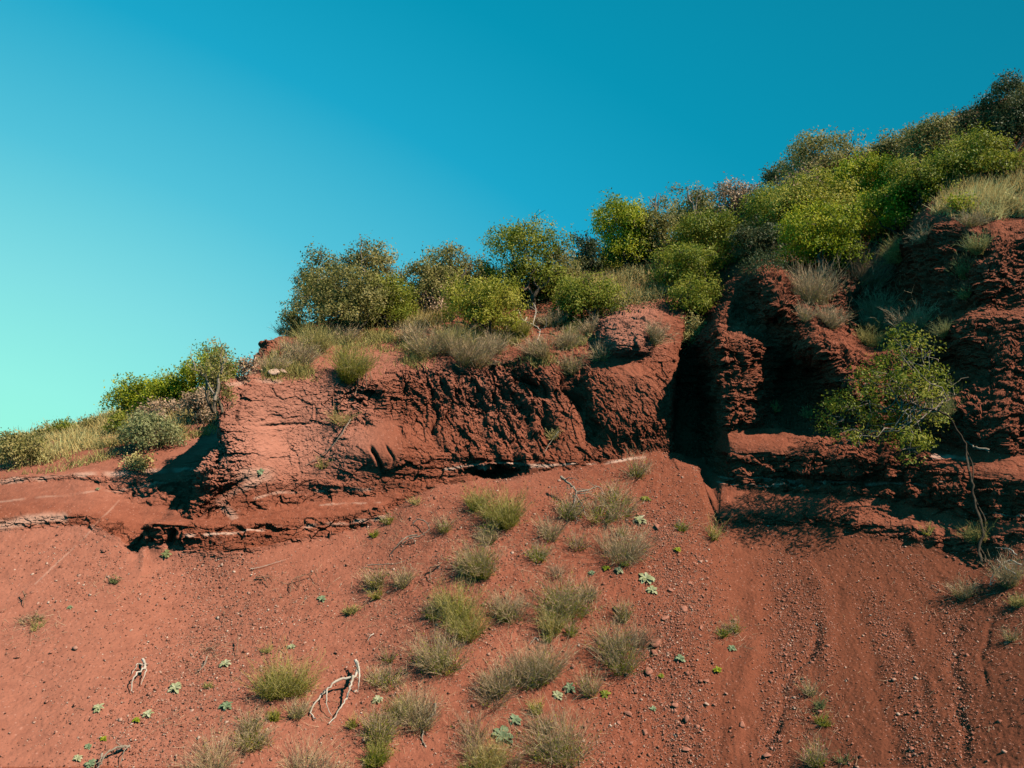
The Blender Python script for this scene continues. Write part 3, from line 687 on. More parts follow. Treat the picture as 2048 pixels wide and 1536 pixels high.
# u, v of the foot, width, height (photograph pixels), leaf style, label, options
TREES = [
 (38, 930, 96, 56, 'olive', 'olive green rounded bush at the far end of the left spur', dict(g=G_LEFT)),
 (128, 866, 46, 20, 'green', 'small green bush on the spur skyline beside the far end bush', dict(g=G_LEFT)),
 (182, 856, 32, 14, 'olive', 'tiny olive bush on the spur skyline between dry grass', dict(g=G_LEFT)),
 (92, 872, 34, 14, 'olive', 'low olive shrub behind the far end bush of the spur', dict(g=G_LEFT)),
 (234, 866, 36, 32, 'green', 'small green bush in dry grass above the grey green bush', dict(g=G_LEFT)),
 (282, 828, 118, 68, 'bright', 'spreading bright green shrub at the low end of the spur thicket', dict(g=G_LEFT, dens=1.3)),
 (338, 824, 92, 74, 'bright', 'bright green domed shrub in the middle of the spur thicket', dict(g=G_LEFT, dens=1.3)),
 (420, 820, 128, 112, 'bright', 'tallest green shrub of the spur thicket behind the cliff corner', dict(g=G_LEFT, dens=1.2)),
 (432, 812, 76, 118, 'olive', 'thin grey tree with bare pale trunk rising above the spur thicket', dict(g=G_LEFT, sparse=.45, dens=.55, cat='tree', n='tree', extra=[([(430, 800), (436, 760), (446, 735), (452, 705)], .035), ([(430, 790), (410, 755), (392, 738), (383, 715)], .022)])),
 (388, 738, 32, 34, 'olive', 'small tuft of leaves on a bare side branch over the thicket', dict(g=G_LEFT, sparse=.3, skip=True)),
 (330, 838, 84, 38, 'dry', 'leafless brown brush below the bright spur thicket', dict(g=G_LEFT, sparse=.3, dens=.6)),
 (405, 850, 84, 62, 'dry', 'leafless brown brush against the shaded cliff corner', dict(g=G_LEFT, sparse=.2)),
 (300, 896, 108, 60, 'grey', 'grey green bush alone on the red slope of the spur', dict(g=G_LEFT, dens=1.1)),
 (277, 942, 46, 32, 'sage', 'small olive bush on bare red soil below the grey green bush', dict(g=G_LEFT)),
 (492, 762, 26, 42, 'dry', 'pinkish leafless bush on the skyline beside the cliff corner', dict(g=G_LEFT, sparse=.25)),
 (586, 668, 46, 36, 'olive', 'small shaded bush on the skyline below the oak at the rim', dict()),
 (672, 664, 160, 118, 'olive', 'wide dark based olive oak at the left end of the rim thicket', dict(cat='tree', n='tree', dens=1.3)),
 (640, 640, 90, 126, 'olive', 'pale olive oak crown leaning out at the left end of the thicket', dict(cat='tree', n='tree', dens=.9, sparse=.1)),
 (742, 640, 108, 142, 'olive', 'grey olive oak with a bare dead top branch', dict(cat='tree', n='tree', dens=.9, sparse=.12, extra=[([(742, 600), (735, 560), (724, 530), (722, 497)], .035), ([(738, 575), (722, 545)], .02)])),
 (772, 652, 92, 92, 'green', 'leafy green shrub in front of the oak with a dead top', dict(dens=1.1)),
 (800, 640, 60, 50, 'green', 'low leafy green shrub at the edge of the dry grass', dict()),
 (840, 626, 96, 96, 'olive', 'dull olive shrub with reddish dead twigs behind the dry grass', dict(sparse=.05)),
 (905, 612, 112, 112, 'olive', 'olive oak with lumpy top on the skyline between two gaps', dict(cat='tree', n='tree')),
 (868, 632, 56, 56, 'dry', 'reddish brown dying shrub in front of the lumpy oak', dict(sparse=.3)),
 (968, 600, 60, 70, 'green', 'green shrub between the lumpy oak and the tall domed tree', dict()),
 (965, 672, 150, 116, 'yellow', 'yellow olive bush spreading low in front of the tall domed tree', dict(dens=1.0)),
 (1064, 614, 166, 158, 'green', 'tall domed green tree with a pointed top on the rim', dict(cat='tree', n='tree', dens=1.3)),
 (1110, 600, 90, 100, 'olive', 'pale twiggy tree on the sunny side of the tall domed tree', dict(cat='tree', n='tree', sparse=.2)),
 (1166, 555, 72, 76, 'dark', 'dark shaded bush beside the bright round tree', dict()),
 (1238, 538, 112, 130, 'bright', 'bright green round tree above the dry grass bank', dict(cat='tree', n='tree', dens=1.5)),
 (1190, 640, 112, 82, 'green', 'green shrub hanging over the rim below the dry grass bank', dict(dens=1.1)),
 (1130, 640, 60, 50, 'green', 'small dark green shrub under the tall domed tree', dict()),
 (1214, 550, 52, 36, 'yellow', 'small yellowish bush at the foot of the bright round tree', dict()),
 (1310, 532, 100, 112, 'olive', 'olive tree beside the bright round tree', dict(cat='tree', n='tree', sparse=.05)),
 (1312, 440, 30, 50, 'dry', 'bare dead tree standing alone on the skyline', dict(cat='tree', n='tree', sparse=.9, dens=.3, extra=[([(1312, 440), (1310, 415), (1313, 390)], .05), ([(1310, 415), (1302, 402)], .025), ([(1311, 410), (1322, 395)], .025)])),
 (1375, 480, 118, 100, 'olive', 'greyish tree with two bare forked limbs on the skyline', dict(cat='tree', n='tree', sparse=.12, extra=[([(1392, 450), (1388, 415), (1378, 395), (1374, 372)], .05), ([(1390, 430), (1394, 395), (1410, 378)], .035)])),
 (1472, 440, 104, 78, 'dry', 'pinkish brown leafless tree on the skyline', dict(cat='tree', n='tree', sparse=.15, dens=.9)),
 (1425, 545, 150, 112, 'green', 'green shrub in the gully mouth below the forked tree', dict(dens=1.2)),
 (1372, 580, 124, 84, 'green', 'dark green shrub draping over the gully above the dry grass', dict(dens=1.2)),
 (1385, 640, 100, 80, 'green', 'lowest dark shrub draping down into the shaded gully', dict(dens=1.1)),
 (1372, 700, 70, 58, 'sage', 'small pale green bush on the lip beside the gully', dict()),
 (1620, 480, 190, 120, 'yellow', 'broad yellow green shrub in the middle of the hillside thicket', dict(dens=1.3)),
 (1545, 470, 110, 90, 'green', 'mid green shrub at the gully side of the hillside thicket', dict(dens=1.1)),
 (1640, 550, 150, 132, 'bright', 'bright shrub hanging lowest over the rock pinnacle', dict(dens=1.3)),
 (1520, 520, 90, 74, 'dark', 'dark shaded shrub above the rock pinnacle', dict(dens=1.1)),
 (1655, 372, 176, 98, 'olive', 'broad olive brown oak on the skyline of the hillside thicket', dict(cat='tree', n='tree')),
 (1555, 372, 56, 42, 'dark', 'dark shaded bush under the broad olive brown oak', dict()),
 (1610, 400, 120, 50, 'dry', 'band of brown leafless shrub under the broad olive brown oak', dict(sparse=.2)),
 (1742, 425, 140, 104, 'bright', 'bright yellow green shrub below the skyline oaks', dict(dens=1.3)),
 (1795, 470, 150, 92, 'bright', 'bright green shrub at the edge of the red soil and dry grass', dict(dens=1.4)),
 (1845, 410, 140, 96, 'green', 'green shrub with a deep shaded underside beside the dry grass', dict(dens=1.3)),
 (1715, 490, 110, 90, 'yellow', 'yellow green shrub between the two brightest shrubs', dict(dens=1.2)),
 (1868, 325, 120, 82, 'olive', 'olive tree on the skyline below the dark hilltop trees', dict(cat='tree', n='tree')),
 (1790, 315, 76, 44, 'olive', 'low olive bush on the skyline between two oaks', dict()),
 (1950, 372, 130, 100, 'green', 'green shrub with spreading tiers above the dry grass', dict(dens=1.3)),
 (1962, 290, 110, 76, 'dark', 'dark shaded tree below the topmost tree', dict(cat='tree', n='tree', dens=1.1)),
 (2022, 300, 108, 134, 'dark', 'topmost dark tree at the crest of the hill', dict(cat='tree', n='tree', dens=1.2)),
 (2046, 250, 60, 80, 'olive', 'pale olive tree beside the topmost dark tree', dict(cat='tree', n='tree', sparse=.1)),
 (2036, 352, 76, 50, 'green', 'small green bush under the topmost trees', dict()),
 (1920, 424, 54, 30, 'bright', 'small bright green bush alone in dry grass over red soil', dict()),
 (2020, 420, 40, 24, 'sage', 'tiny dull bush on red soil at the end of the dry grass', dict()),
]
for i, (u, v, w, h, st_, lab, o_) in enumerate(TREES):
    if o_.get('skip'): continue
    tree(i, u, v, w, h, st_, lab, o_.get('n', 'shrub'), o_.get('cat', 'shrub'), o_.get('g', G_HILL), o_.get('sparse', 0.0), 0, None, o_.get('dens', 1.0), o_.get('extra'))


# ------------------------------------------------------------------ wiry broom shrubs: dry stalks and green sprigs
def broom(i, u, v, w, h, label, green=.5, dry='broom', leaf='yellow', group=None, dens=1.0, lean=0.0, name='broom_shrub', cat='broom'):
    r = np.random.default_rng(5000 + i)
    p, nr, dist = ground(u, v); k = p[1] / FPX; Wm, Hm = w * k, h * k * 1.05
    w, h = w * 1.05, h * 1.05; Wm, Hm = w * k, h * k
    root = thing(name, p - nr * .03, label, cat, group)
    up = unit(np.array([0, 0, 1.0]) * .75 + nr * .45)
    n = int(np.clip(w * h * .042 * dens, 34, 320)); lean += r.normal() * .16; ln2 = r.normal() * .10
    ang = r.uniform(0, 2 * math.pi, n); rr = np.sqrt(r.random(n))
    t1 = unit(np.cross(up, [0, 1, .2])); t2 = np.cross(up, t1)
    rad_ = t1 * np.cos(ang)[:, None] + t2 * np.sin(ang)[:, None]
    nc_ = max(1, int(w / 38)); cx_ = r.normal(size=(nc_, 2)) * .18 * Wm; ci_ = r.integers(0, nc_, n)
    base = rad_ * (rr * Wm * .16)[:, None] + t1 * cx_[ci_, 0:1] + t2 * cx_[ci_, 1:2]
    base -= nr * (base @ nr)[:, None]
    dr = unit(up + rad_ * (rr * r.uniform(.35, 1.05, n) * Wm / max(Hm, .05) * .85)[:, None] + r.normal(size=(n, 3)) * .16 + np.array([lean, ln2, 0]))
    L = Hm * r.uniform(.45, 1.10, n) * (1.0 - .12 * rr) * np.where(r.random(n) < .08, 1.4, 1.0)
    wd = max(.0045, .40 * k * 2)
    bend = rad_ * .12 + r.normal(size=(n, 3)) * .10
    v1, q1, P = strips(base, dr, L, np.full(n, wd), bend, r, 4)
    # side twigs
    m_ = n * 5; pi = r.integers(0, n, m_); tt = r.uniform(.25, 1.0, m_); f = tt * 3; i0 = np.minimum(f.astype(int), 2)[:, None]
    B = np.take_along_axis(P[pi], i0[:, :, None].repeat(3, 2), 1)[:, 0] * (1 - (f - i0[:, 0]))[:, None] + np.take_along_axis(P[pi], (i0 + 1)[:, :, None].repeat(3, 2), 1)[:, 0] * (f - i0[:, 0])[:, None]
    D = unit(dr[pi] * 1.0 + r.normal(size=(m_, 3)) * .45)
    v2, q2, P2 = strips(B, D, Hm * r.uniform(.12, .34, m_), np.full(m_, wd * .7), r.normal(size=(m_, 3)) * .1, r, 3)
    tone = np.concatenate([np.repeat(np.clip(r.normal(.45, .2, n), 0, 1), 3), np.repeat(np.clip(r.normal(.55, .2, m_), 0, 1), 2)])
    emit('stalks', np.concatenate([v1, v2]), np.concatenate([q1, q2 + len(v1)]), M[dry], root, tone)
    if green > 0:
        g_ = max(260, int(n * 23 * green)); pi = r.integers(0, n, g_)
        patch = r.random(nc_) * .8 + .3; keep = r.random(g_) < np.maximum(patch[ci_[pi]], .5); pi = pi[keep]; g_ = len(pi)
        tt = np.clip(r.beta(1.5, 2.8, g_), 0, .97); f = tt * 3; i0 = np.minimum(f.astype(int), 2)
        B = P[pi, i0] * (1 - (f - i0))[:, None] + P[pi, i0 + 1] * (f - i0)[:, None] + r.normal(size=(g_, 3)) * Hm * .04
        D = unit(dr[pi] + r.normal(size=(g_, 3)) * .4)
        lf = max(.030, 2.0 * 2 * k)
        v3, q3 = leaves(B, D, lf * r.uniform(.7, 1.6, g_), lf * r.uniform(.22, .36, g_), r)
        emit('foliage', v3, q3, M['bright' if leaf == 'green' else leaf], root, np.clip(.45 + .22 * r.normal(size=g_), 0, 1))
    return root


G_SCREE = 'wiry shrubs on the scree'; G_RIM = 'broom shrubs along the cliff rim'; G_CLIFF = 'dry shrubs on the shaded rock'
BR = [  # u, v foot, w, h, green share, dry style, leaf style, density, group, label
 (1275, 946, 56, 48, .35, 'broom', 'green', .8, 0, 'broom with thin stalks at the top of the scree below the cliff'),
 (950, 1022, 56, 44, .9, 'sage', 'yellow', 1, 0, 'green broom near the hollow at the cliff foot'),
 (1005, 1050, 90, 68, 1.0, 'sage', 'yellow', 1.3, 0, 'large yellow green broom highest in the left shrub column'),
 (966, 1062, 34, 34, .9, 'broom', 'green', 1, 0, 'small dark green tuft at the foot of the yellow green broom'),
 (902, 1068, 52, 34, .35, 'broom', 'green', 1, 0, 'small greyish broom beside the large yellow green broom'),
 (1121, 1026, 70, 46, .6, 'broom', 'green', 1, 0, 'broom with the gnarled dead branch lying across it'),
 (1225, 1022, 112, 52, .45, 'broom', 'green', 1.1, 0, 'wide olive broom behind the gnarled dead branch'),
 (1098, 1070, 62, 46, .1, 'broom', 'green', 1, 0, 'grey dry tuft below the gnarled dead branch'),
 (1142, 1086, 60, 40, .1, 'dry', 'green', .7, 0, 'pale brittle brush between two dry tufts'),
 (1204, 1110, 114, 66, .12, 'broom', 'green', 1.5, 0, 'big tan dry broom fanning out beside the pale rosettes'),
 (1250, 1062, 30, 26, .3, 'broom', 'green', 1, 0, 'small dark tuft above the big tan dry broom'),
 (1063, 1120, 62, 36, .6, 'broom', 'green', 1, 0, 'low green and brown tuft left of the big tan dry broom'),
 (974, 1092, 58, 34, .5, 'broom', 'sage', 1, 0, 'brownish broom between two green brooms of the left column'),
 (950, 1142, 86, 60, .9, 'broom', 'yellow', 1.2, 0, 'green broom with a blue green tuft at its foot'),
 (926, 1148, 32, 28, 1.2, 'sage', 'teal', 1, 0, 'blue green tuft at the foot of a green broom'),
 (1106, 1146, 42, 34, 0, 'dry', 'green', .9, 0, 'bleached dead tuft under the big tan dry broom'),
 (752, 1168, 52, 42, .7, 'broom', 'yellow', 1, 0, 'green half of the twin broom on the open left scree'),
 (792, 1162, 52, 42, .5, 'broom', 'sage', 1, 0, 'brownish half of the twin broom on the open left scree'),
 (765, 1190, 34, 26, 1.0, 'straw', 'yellow', 1, 0, 'yellow grass tuft below the twin broom'),
 (708, 1224, 40, 22, .8, 'sage', 'sage', 1, 0, 'small lone sage tuft below the twin broom'),
 (885, 1208, 52, 40, .5, 'sage', 'sage', 1, 0, 'upper tuft of the tall olive broom cluster'),
 (862, 1246, 56, 40, .6, 'broom', 'green', 1, 0, 'dark green tuft at the side of the olive broom cluster'),
 (918, 1274, 92, 78, .75, 'sage', 'yellow', 1.3, 0, 'largest olive broom of the cluster with a dead stick at its foot'),
 (1026, 1250, 76, 54, .15, 'broom', 'green', 1.2, 0, 'grey dry broom with long stalks in the centre of the scree'),
 (1010, 1246, 30, 28, .9, 'sage', 'green', 1, 0, 'small green tuft at the edge of the grey dry broom'),
 (1142, 1236, 118, 64, .7, 'broom', 'green', 1.4, 0, 'wide grey green broom in the centre of the scree'),
 (1190, 1210, 46, 38, .3, 'broom', 'sage', 1, 0, 'brownish tuft on the uphill side of the wide grey green broom'),
 (1104, 1262, 54, 50, .5, 'straw', 'yellow', 1.3, 0, 'pale yellow grass tuft in front of the wide grey green broom'),
 (1135, 1272, 46, 28, .5, 'broom', 'green', 1, 0, 'low dark tuft under the pale yellow grass tuft'),
 (1098, 1282, 22, 26, 1.2, 'sage', 'bright', 1, 0, 'tiny bright green sprig between the central brooms'),
 (1258, 1228, 38, 44, .7, 'broom', 'yellow', 1, 0, 'upright green broom beside the round brown stone'),
 (1236, 1332, 92, 78, .5, 'broom', 'bright', 1.1, 0, 'broom with green base and tall thin stalks beside the rubble'),
 (1272, 1292, 50, 44, 0, 'dry', 'green', .9, 0, 'bleached dead brush behind the tall stalked broom'),
 (866, 1346, 104, 66, .7, 'broom', 'green', 1.3, 0, 'dense green and brown broom in the middle of the lower scree'),
 (1046, 1340, 70, 60, .8, 'broom', 'green', 1.1, 0, 'green left half of the big twin broom on the lower scree'),
 (1086, 1356, 86, 72, .25, 'broom', 'green', 1.3, 0, 'stalky right half of the big twin broom on the lower scree'),
 (762, 1356, 84, 38, .25, 'broom', 'green', 1.1, 0, 'low grey broom beside the big pale dead branch'),
 (998, 1376, 70, 54, .2, 'broom', 'green', 1.1, 0, 'tangled dry broom below the big twin broom'),
 (972, 1414, 84, 46, .05, 'dry', 'green', 1.1, 0, 'tangle of grey dead brush on the lower scree'),
 (1186, 1390, 44, 52, .3, 'broom', 'green', 1, 0, 'slender stalky broom beside the dark blue green plant'),
 (1072, 1424, 34, 30, .9, 'straw', 'yellow', 1, 0, 'small yellow tuft above the biggest foreground broom'),
 (758, 1462, 74, 56, .8, 'broom', 'yellow', 1.2, 0, 'yellow green broom with reddish stalks in the left foreground'),
 (786, 1440, 44, 50, .8, 'sage', 'yellow', 1, 0, 'bright tuft behind the yellow green foreground broom'),
 (842, 1446, 80, 62, .3, 'broom', 'sage', 1.2, 0, 'brown broom above the curved dead stick'),
 (746, 1504, 60, 44, 1.3, 'sage', 'bright', 1.2, 0, 'bright yellow green cushion bush in the left foreground'),
 (730, 1528, 36, 22, 1.2, 'sage', 'green', 1, 0, 'small green tuft under the bright cushion bush'),
 (698, 1454, 28, 24, 1.0, 'straw', 'yellow', 1, 0, 'small yellow tuft under the big pale dead branch'),
 (952, 1494, 74, 56, .1, 'dry', 'green', 1.1, 0, 'grey brittle brush beside the big blue green plant'),
 (1126, 1520, 140, 90, .45, 'broom', 'green', 1.7, 0, 'biggest foreground broom with long reddish stalks'),
 (1086, 1450, 60, 40, .05, 'dry', 'green', .9, 0, 'dead brush above the biggest foreground broom'),
 (975, 1536, 76, 58, .6, 'straw', 'yellow', 1.3, 0, 'tan grass tuft at the lower edge of the scree'),
 (924, 1536, 40, 26, 1.2, 'sage', 'green', 1, 0, 'leafy green tuft beside the tan grass tuft'),
 (1032, 1534, 44, 36, .1, 'dry', 'green', 1, 0, 'dead brush beside the tan grass tuft'),
 (640, 1548, 104, 64, .15, 'broom', 'sage', 1.2, 0, 'sprawling dry broom at the lower edge below the pale branch'),
 (586, 1380, 108, 72, .95, 'sage', 'yellow', 1.5, 0, 'big round olive broom alone on the left scree'),
 (610, 1416, 58, 34, .4, 'broom', 'sage', 1.1, 0, 'low brown tuft below the big round olive broom'),
 (540, 1440, 32, 24, 1.0, 'sage', 'yellow', 1, 0, 'small green tuft above the pair of dry brooms'),
 (506, 1452, 64, 40, .15, 'broom', 'green', 1, 0, 'wispy dry broom on the left scree'),
 (526, 1488, 88, 42, .5, 'broom', 'yellow', 1.1, 0, 'dry broom with green base below the wispy dry broom'),
 (418, 1552, 120, 66, .3, 'broom', 'sage', 1.4, 0, 'wide dry broom at the lower edge of the left scree'),
 (42, 1250, 50, 22, .1, 'dry', 'sage', .9, 0, 'low dry tuft at the far left edge of the scree'),
 (58, 1258, 34, 18, .5, 'sage', 'sage', .9, 0, 'flat sage tuft below the dry tuft at the far left'),
 (87, 1238, 26, 18, .2, 'dry', 'sage', .9, 0, 'tiny dry tuft right of the dry tuft at the far left'),
 (222, 1164, 28, 14, .6, 'grey', 'grey', 1, 0, 'small silvery tuft on the upper left scree'),
 (540, 1302, 24, 16, .5, 'sage', 'sage', 1, 0, 'tiny dull tuft above the big round olive broom'),
 (412, 1372, 20, 12, .5, 'sage', 'sage', 1, 0, 'tiny olive tuft near the whitish forked branch'),
 (832, 1006, 36, 20, .1, 'straw', 'sage', 1, 0, 'small straw tuft just below the lower ledge'),
 (776, 1040, 34, 22, .5, 'broom', 'green', 1, 0, 'small green tuft where the lower ledge ends'),
 (753, 1072, 20, 14, .7, 'sage', 'green', 1, 0, 'tiny green tuft below the end of the lower ledge'),
 (790, 1320, 44, 30, .2, 'dry', 'green', .8, 0, 'faint dry brush above the low grey broom'),
 (1450, 1268, 40, 24, .9, 'broom', 'green', .9, 0, 'green tuft with thin stalks at the edge of the smooth scree'),
 (1470, 1270, 34, 40, .2, 'broom', 'bright', .5, 0, 'sparse stalks with a green base at the edge of the smooth scree'),
 (1362, 1066, 40, 26, .6, 'broom', 'bright', .9, 0, 'bright tuft below the gully mouth'),
 (1424, 1066, 44, 34, .3, 'straw', 'green', .8, 0, 'straw tuft at the end of the right hand ledge'),
 (1854, 1066, 38, 24, .6, 'straw', 'yellow', .8, 0, 'yellow tuft growing on the right hand ledge'),
 (1975, 1094, 48, 44, .5, 'sage', 'sage', 1.1, 0, 'olive tuft around the lower end of the hanging trunk'),
 (1906, 1192, 54, 40, .2, 'broom', 'sage', .9, 0, 'lone stalky tuft on the shaded right scree'),
 (2026, 1170, 54, 60, .4, 'broom', 'sage', 1.2, 0, 'large grey shrub with bare limbs at the right edge'),
 (2030, 1212, 42, 30, .6, 'sage', 'sage', 1, 0, 'grey tuft below the large grey shrub'),
 (2036, 1274, 34, 30, .3, 'broom', 'sage', 1, 0, 'stalky tuft at the right edge below the grey tuft'),
 (1612, 1384, 38, 30, .2, 'broom', 'sage', 1.1, 0, 'grey tuft at the head of the eroded rill'),
 (1632, 1412, 30, 26, .6, 'grey', 'grey', 1, 0, 'silvery tuft below the grey tuft of the rill'),
 (1640, 1442, 38, 24, .8, 'sage', 'yellow', 1, 0, 'green tuft lowest of the three beside the rill'),
 (1638, 1532, 50, 54, .4, 'broom', 'bright', .7, 0, 'green based tuft with tall stalks at the lower right'),
 (1694, 1526, 34, 20, .6, 'grey', 'grey', 1, 0, 'small silvery tuft beside the tall stalks at the lower right'),
 # along the rim and above it
 (548, 742, 62, 40, .3, 'broom', 'sage', 1, 1, 'grey broom nearest the left end of the rim'),
 (592, 714, 80, 50, .4, 'broom', 'sage', 1.2, 1, 'broad grey broom on the red knoll at the left end'),
 (646, 704, 92, 56, .6, 'sage', 'sage', 1.3, 1, 'olive broom bank below the wide dark based oak'),
 (690, 690, 60, 40, .4, 'broom', 'sage', 1, 1, 'grey broom beside the olive broom bank'),
 (566, 668, 52, 30, .2, 'broom', 'sage', 1, 1, 'dry broom on the skyline at the left knoll'),
 (706, 754, 76, 74, 1.1, 'sage', 'yellow', 1.3, 1, 'green bush hanging on the rim with pale roots below it'),
 (820, 680, 60, 40, .2, 'broom', 'sage', 1, 1, 'dry broom at the top of the bare red bank'),
 (868, 706, 84, 56, .5, 'broom', 'sage', 1.2, 1, 'olive grey broom right of the bare red bank'),
 (912, 702, 84, 54, .5, 'sage', 'sage', 1.2, 1, 'olive broom under the yellow olive bush'),
 (942, 730, 78, 60, .3, 'broom', 'sage', 1.2, 1, 'grey broom hanging over the rim at the fractured rock'),
 (985, 704, 60, 46, .3, 'broom', 'sage', 1.1, 1, 'grey broom beside the pale fallen branches'),
 (1040, 670, 60, 46, .8, 'sage', 'yellow', 1, 1, 'green broom behind the pale fallen branches'),
 (1082, 716, 64, 52, .4, 'broom', 'sage', 1.1, 1, 'broom below the pale fallen branches'),
 (1128, 690, 60, 42, .2, 'broom', 'sage', 1, 1, 'dry broom between the fallen branches and the red outcrop'),
 (1098, 650, 60, 36, .2, 'broom', 'sage', 1, 1, 'dry broom under the tall domed tree'),
 (1150, 734, 54, 40, .3, 'broom', 'sage', 1, 1, 'broom at the top of the smooth rock block'),
 (1182, 664, 46, 34, .2, 'broom', 'sage', 1, 1, 'dry broom at the back of the red outcrop'),
 (1206, 708, 52, 36, .3, 'broom', 'sage', 1, 1, 'broom at the foot of the red outcrop'),
 (1310, 684, 56, 46, .4, 'broom', 'sage', 1, 1, 'grey broom between the red outcrop and the gully'),
 (700, 856, 50, 34, .3, 'straw', 'sage', .8, 1, 'thin straw tuft in the hollow of the cliff face'),
 (640, 930, 40, 20, .4, 'sage', 'sage', .8, 1, 'low sage tuft on the scree apron of the left cliff'),
 (1116, 880, 30, 22, .3, 'straw', 'sage', .9, 1, 'straw tuft halfway up the fractured cliff'),
 # on the right hand rock
 (1622, 606, 88, 78, .4, 'broom', 'sage', 1.2, 2, 'large grey shrub in the saddle behind the lit pinnacle'),
 (1660, 650, 66, 46, .1, 'broom', 'sage', 1, 2, 'grey dry shrub below the saddle shrub'),
 (1602, 640, 40, 36, .1, 'broom', 'sage', 1, 2, 'small grey shrub against the lit pinnacle'),
 (1738, 576, 74, 78, .2, 'dry', 'sage', 1.2, 2, 'brownish shrub at the edge of the dark upper wall'),
 (1748, 640, 82, 60, .15, 'broom', 'sage', 1.2, 2, 'grey shrub under the brownish shrub'),
 (1800, 520, 54, 50, .4, 'sage', 'sage', 1, 2, 'olive shrub high on the dark upper wall'),
 (1826, 660, 92, 54, .3, 'broom', 'sage', 1.2, 2, 'wide grey shrub on the ledge below the dark upper wall'),
 (1738, 690, 54, 40, .5, 'sage', 'sage', 1, 2, 'olive tuft above the hanging tree'),
 (1888, 664, 40, 32, .2, 'grey', 'sage', 1, 2, 'pale grey tuft at the end of the ledge below the dark wall'),
 (1944, 504, 48, 40, .5, 'grey', 'sage', 1.1, 2, 'pale round tuft near the top of the sunlit right wall'),
 (1930, 556, 40, 42, .4, 'grey', 'sage', 1, 2, 'pale ragged tuft halfway up the dark wall'),
 (1928, 596, 34, 26, .4, 'grey', 'sage', 1, 2, 'lowest pale tuft of three on the dark wall'),
 (1850, 484, 52, 32, .1, 'broom', 'sage', 1, 2, 'grey brush at the shaded top of the dark wall'),
 (1898, 850, 50, 60, .3, 'grey', 'sage', 1, 2, 'pale shrub behind the bend of the hanging trunk'),
 (1612, 838, 34, 22, .1, 'straw', 'sage', 1, 2, 'small straw tuft at the edge of the sunlit bench'),
 (1546, 818, 30, 18, .4, 'sage', 'sage', 1, 2, 'small sage tuft on the lit rock above the bench'),
 (1958, 448, 80, 30, .2, 'broom', 'sage', 1.1, 2, 'low grey brush on the red crest of the right wall'),
]
for i, (u, v, w, h, g_, dr_, lf_, dn_, gr_, lab) in enumerate(BR):
    broom(i, u, v, w, h, lab, g_, dr_, lf_, (G_SCREE, G_RIM, G_CLIFF)[gr_], dn_ * (1.0 if gr_ == 0 else 1.5))


# ------------------------------------------------------------------ leafy rosettes
def rosette(i, u, v, w, style, label):
    r = np.random.default_rng(9000 + i); p, nr, _ = ground(u, v); R_ = w * p[1] / FPX * .50
    up = unit(nr * .7 + np.array([0, -.25, .45])); t1 = unit(np.cross(up, [0, 1, .3])); t2 = np.cross(up, t1)
    vs, qs, tn = [], [], []
    n = r.integers(11, 18)
    for k in range(n):
        a = k * 2.4 + r.normal() * .2; lift = .25 + .75 * (k / n) ** 1.2; L = R_ * r.uniform(.75, 1.15) * (1 - .35 * k / n)
        d0 = t1 * math.cos(a) + t2 * math.sin(a); s_ = t2 * math.cos(a) - t1 * math.sin(a)
        prof = [(0, .05), (.3, .17), (.62, .23), (.88, .13), (1, .02)]
        pts = []
        for t, wd in prof:
            c = d0 * L * t + up * L * (lift * t - .45 * t * t) * .9; fold = up * wd * L * .35
            pts += [c - s_ * wd * L + fold, c, c + s_ * wd * L + fold]
        o_ = len(vs) * 15
        for j in range(4):
            b = j * 3 + o_; qs += [(b, b + 1, b + 4, b + 3), (b + 1, b + 2, b + 5, b + 4)]
        tn += [np.clip(r.normal(.5, .2), 0, 1)] * 8; vs.append(pts)
    o = emit('rosette_plant', np.concatenate(vs), np.array(qs), M[style], None, np.array(tn), p + nr * .005)
    return tag(o, label, 'plant', 'leafy rosettes on the scree')


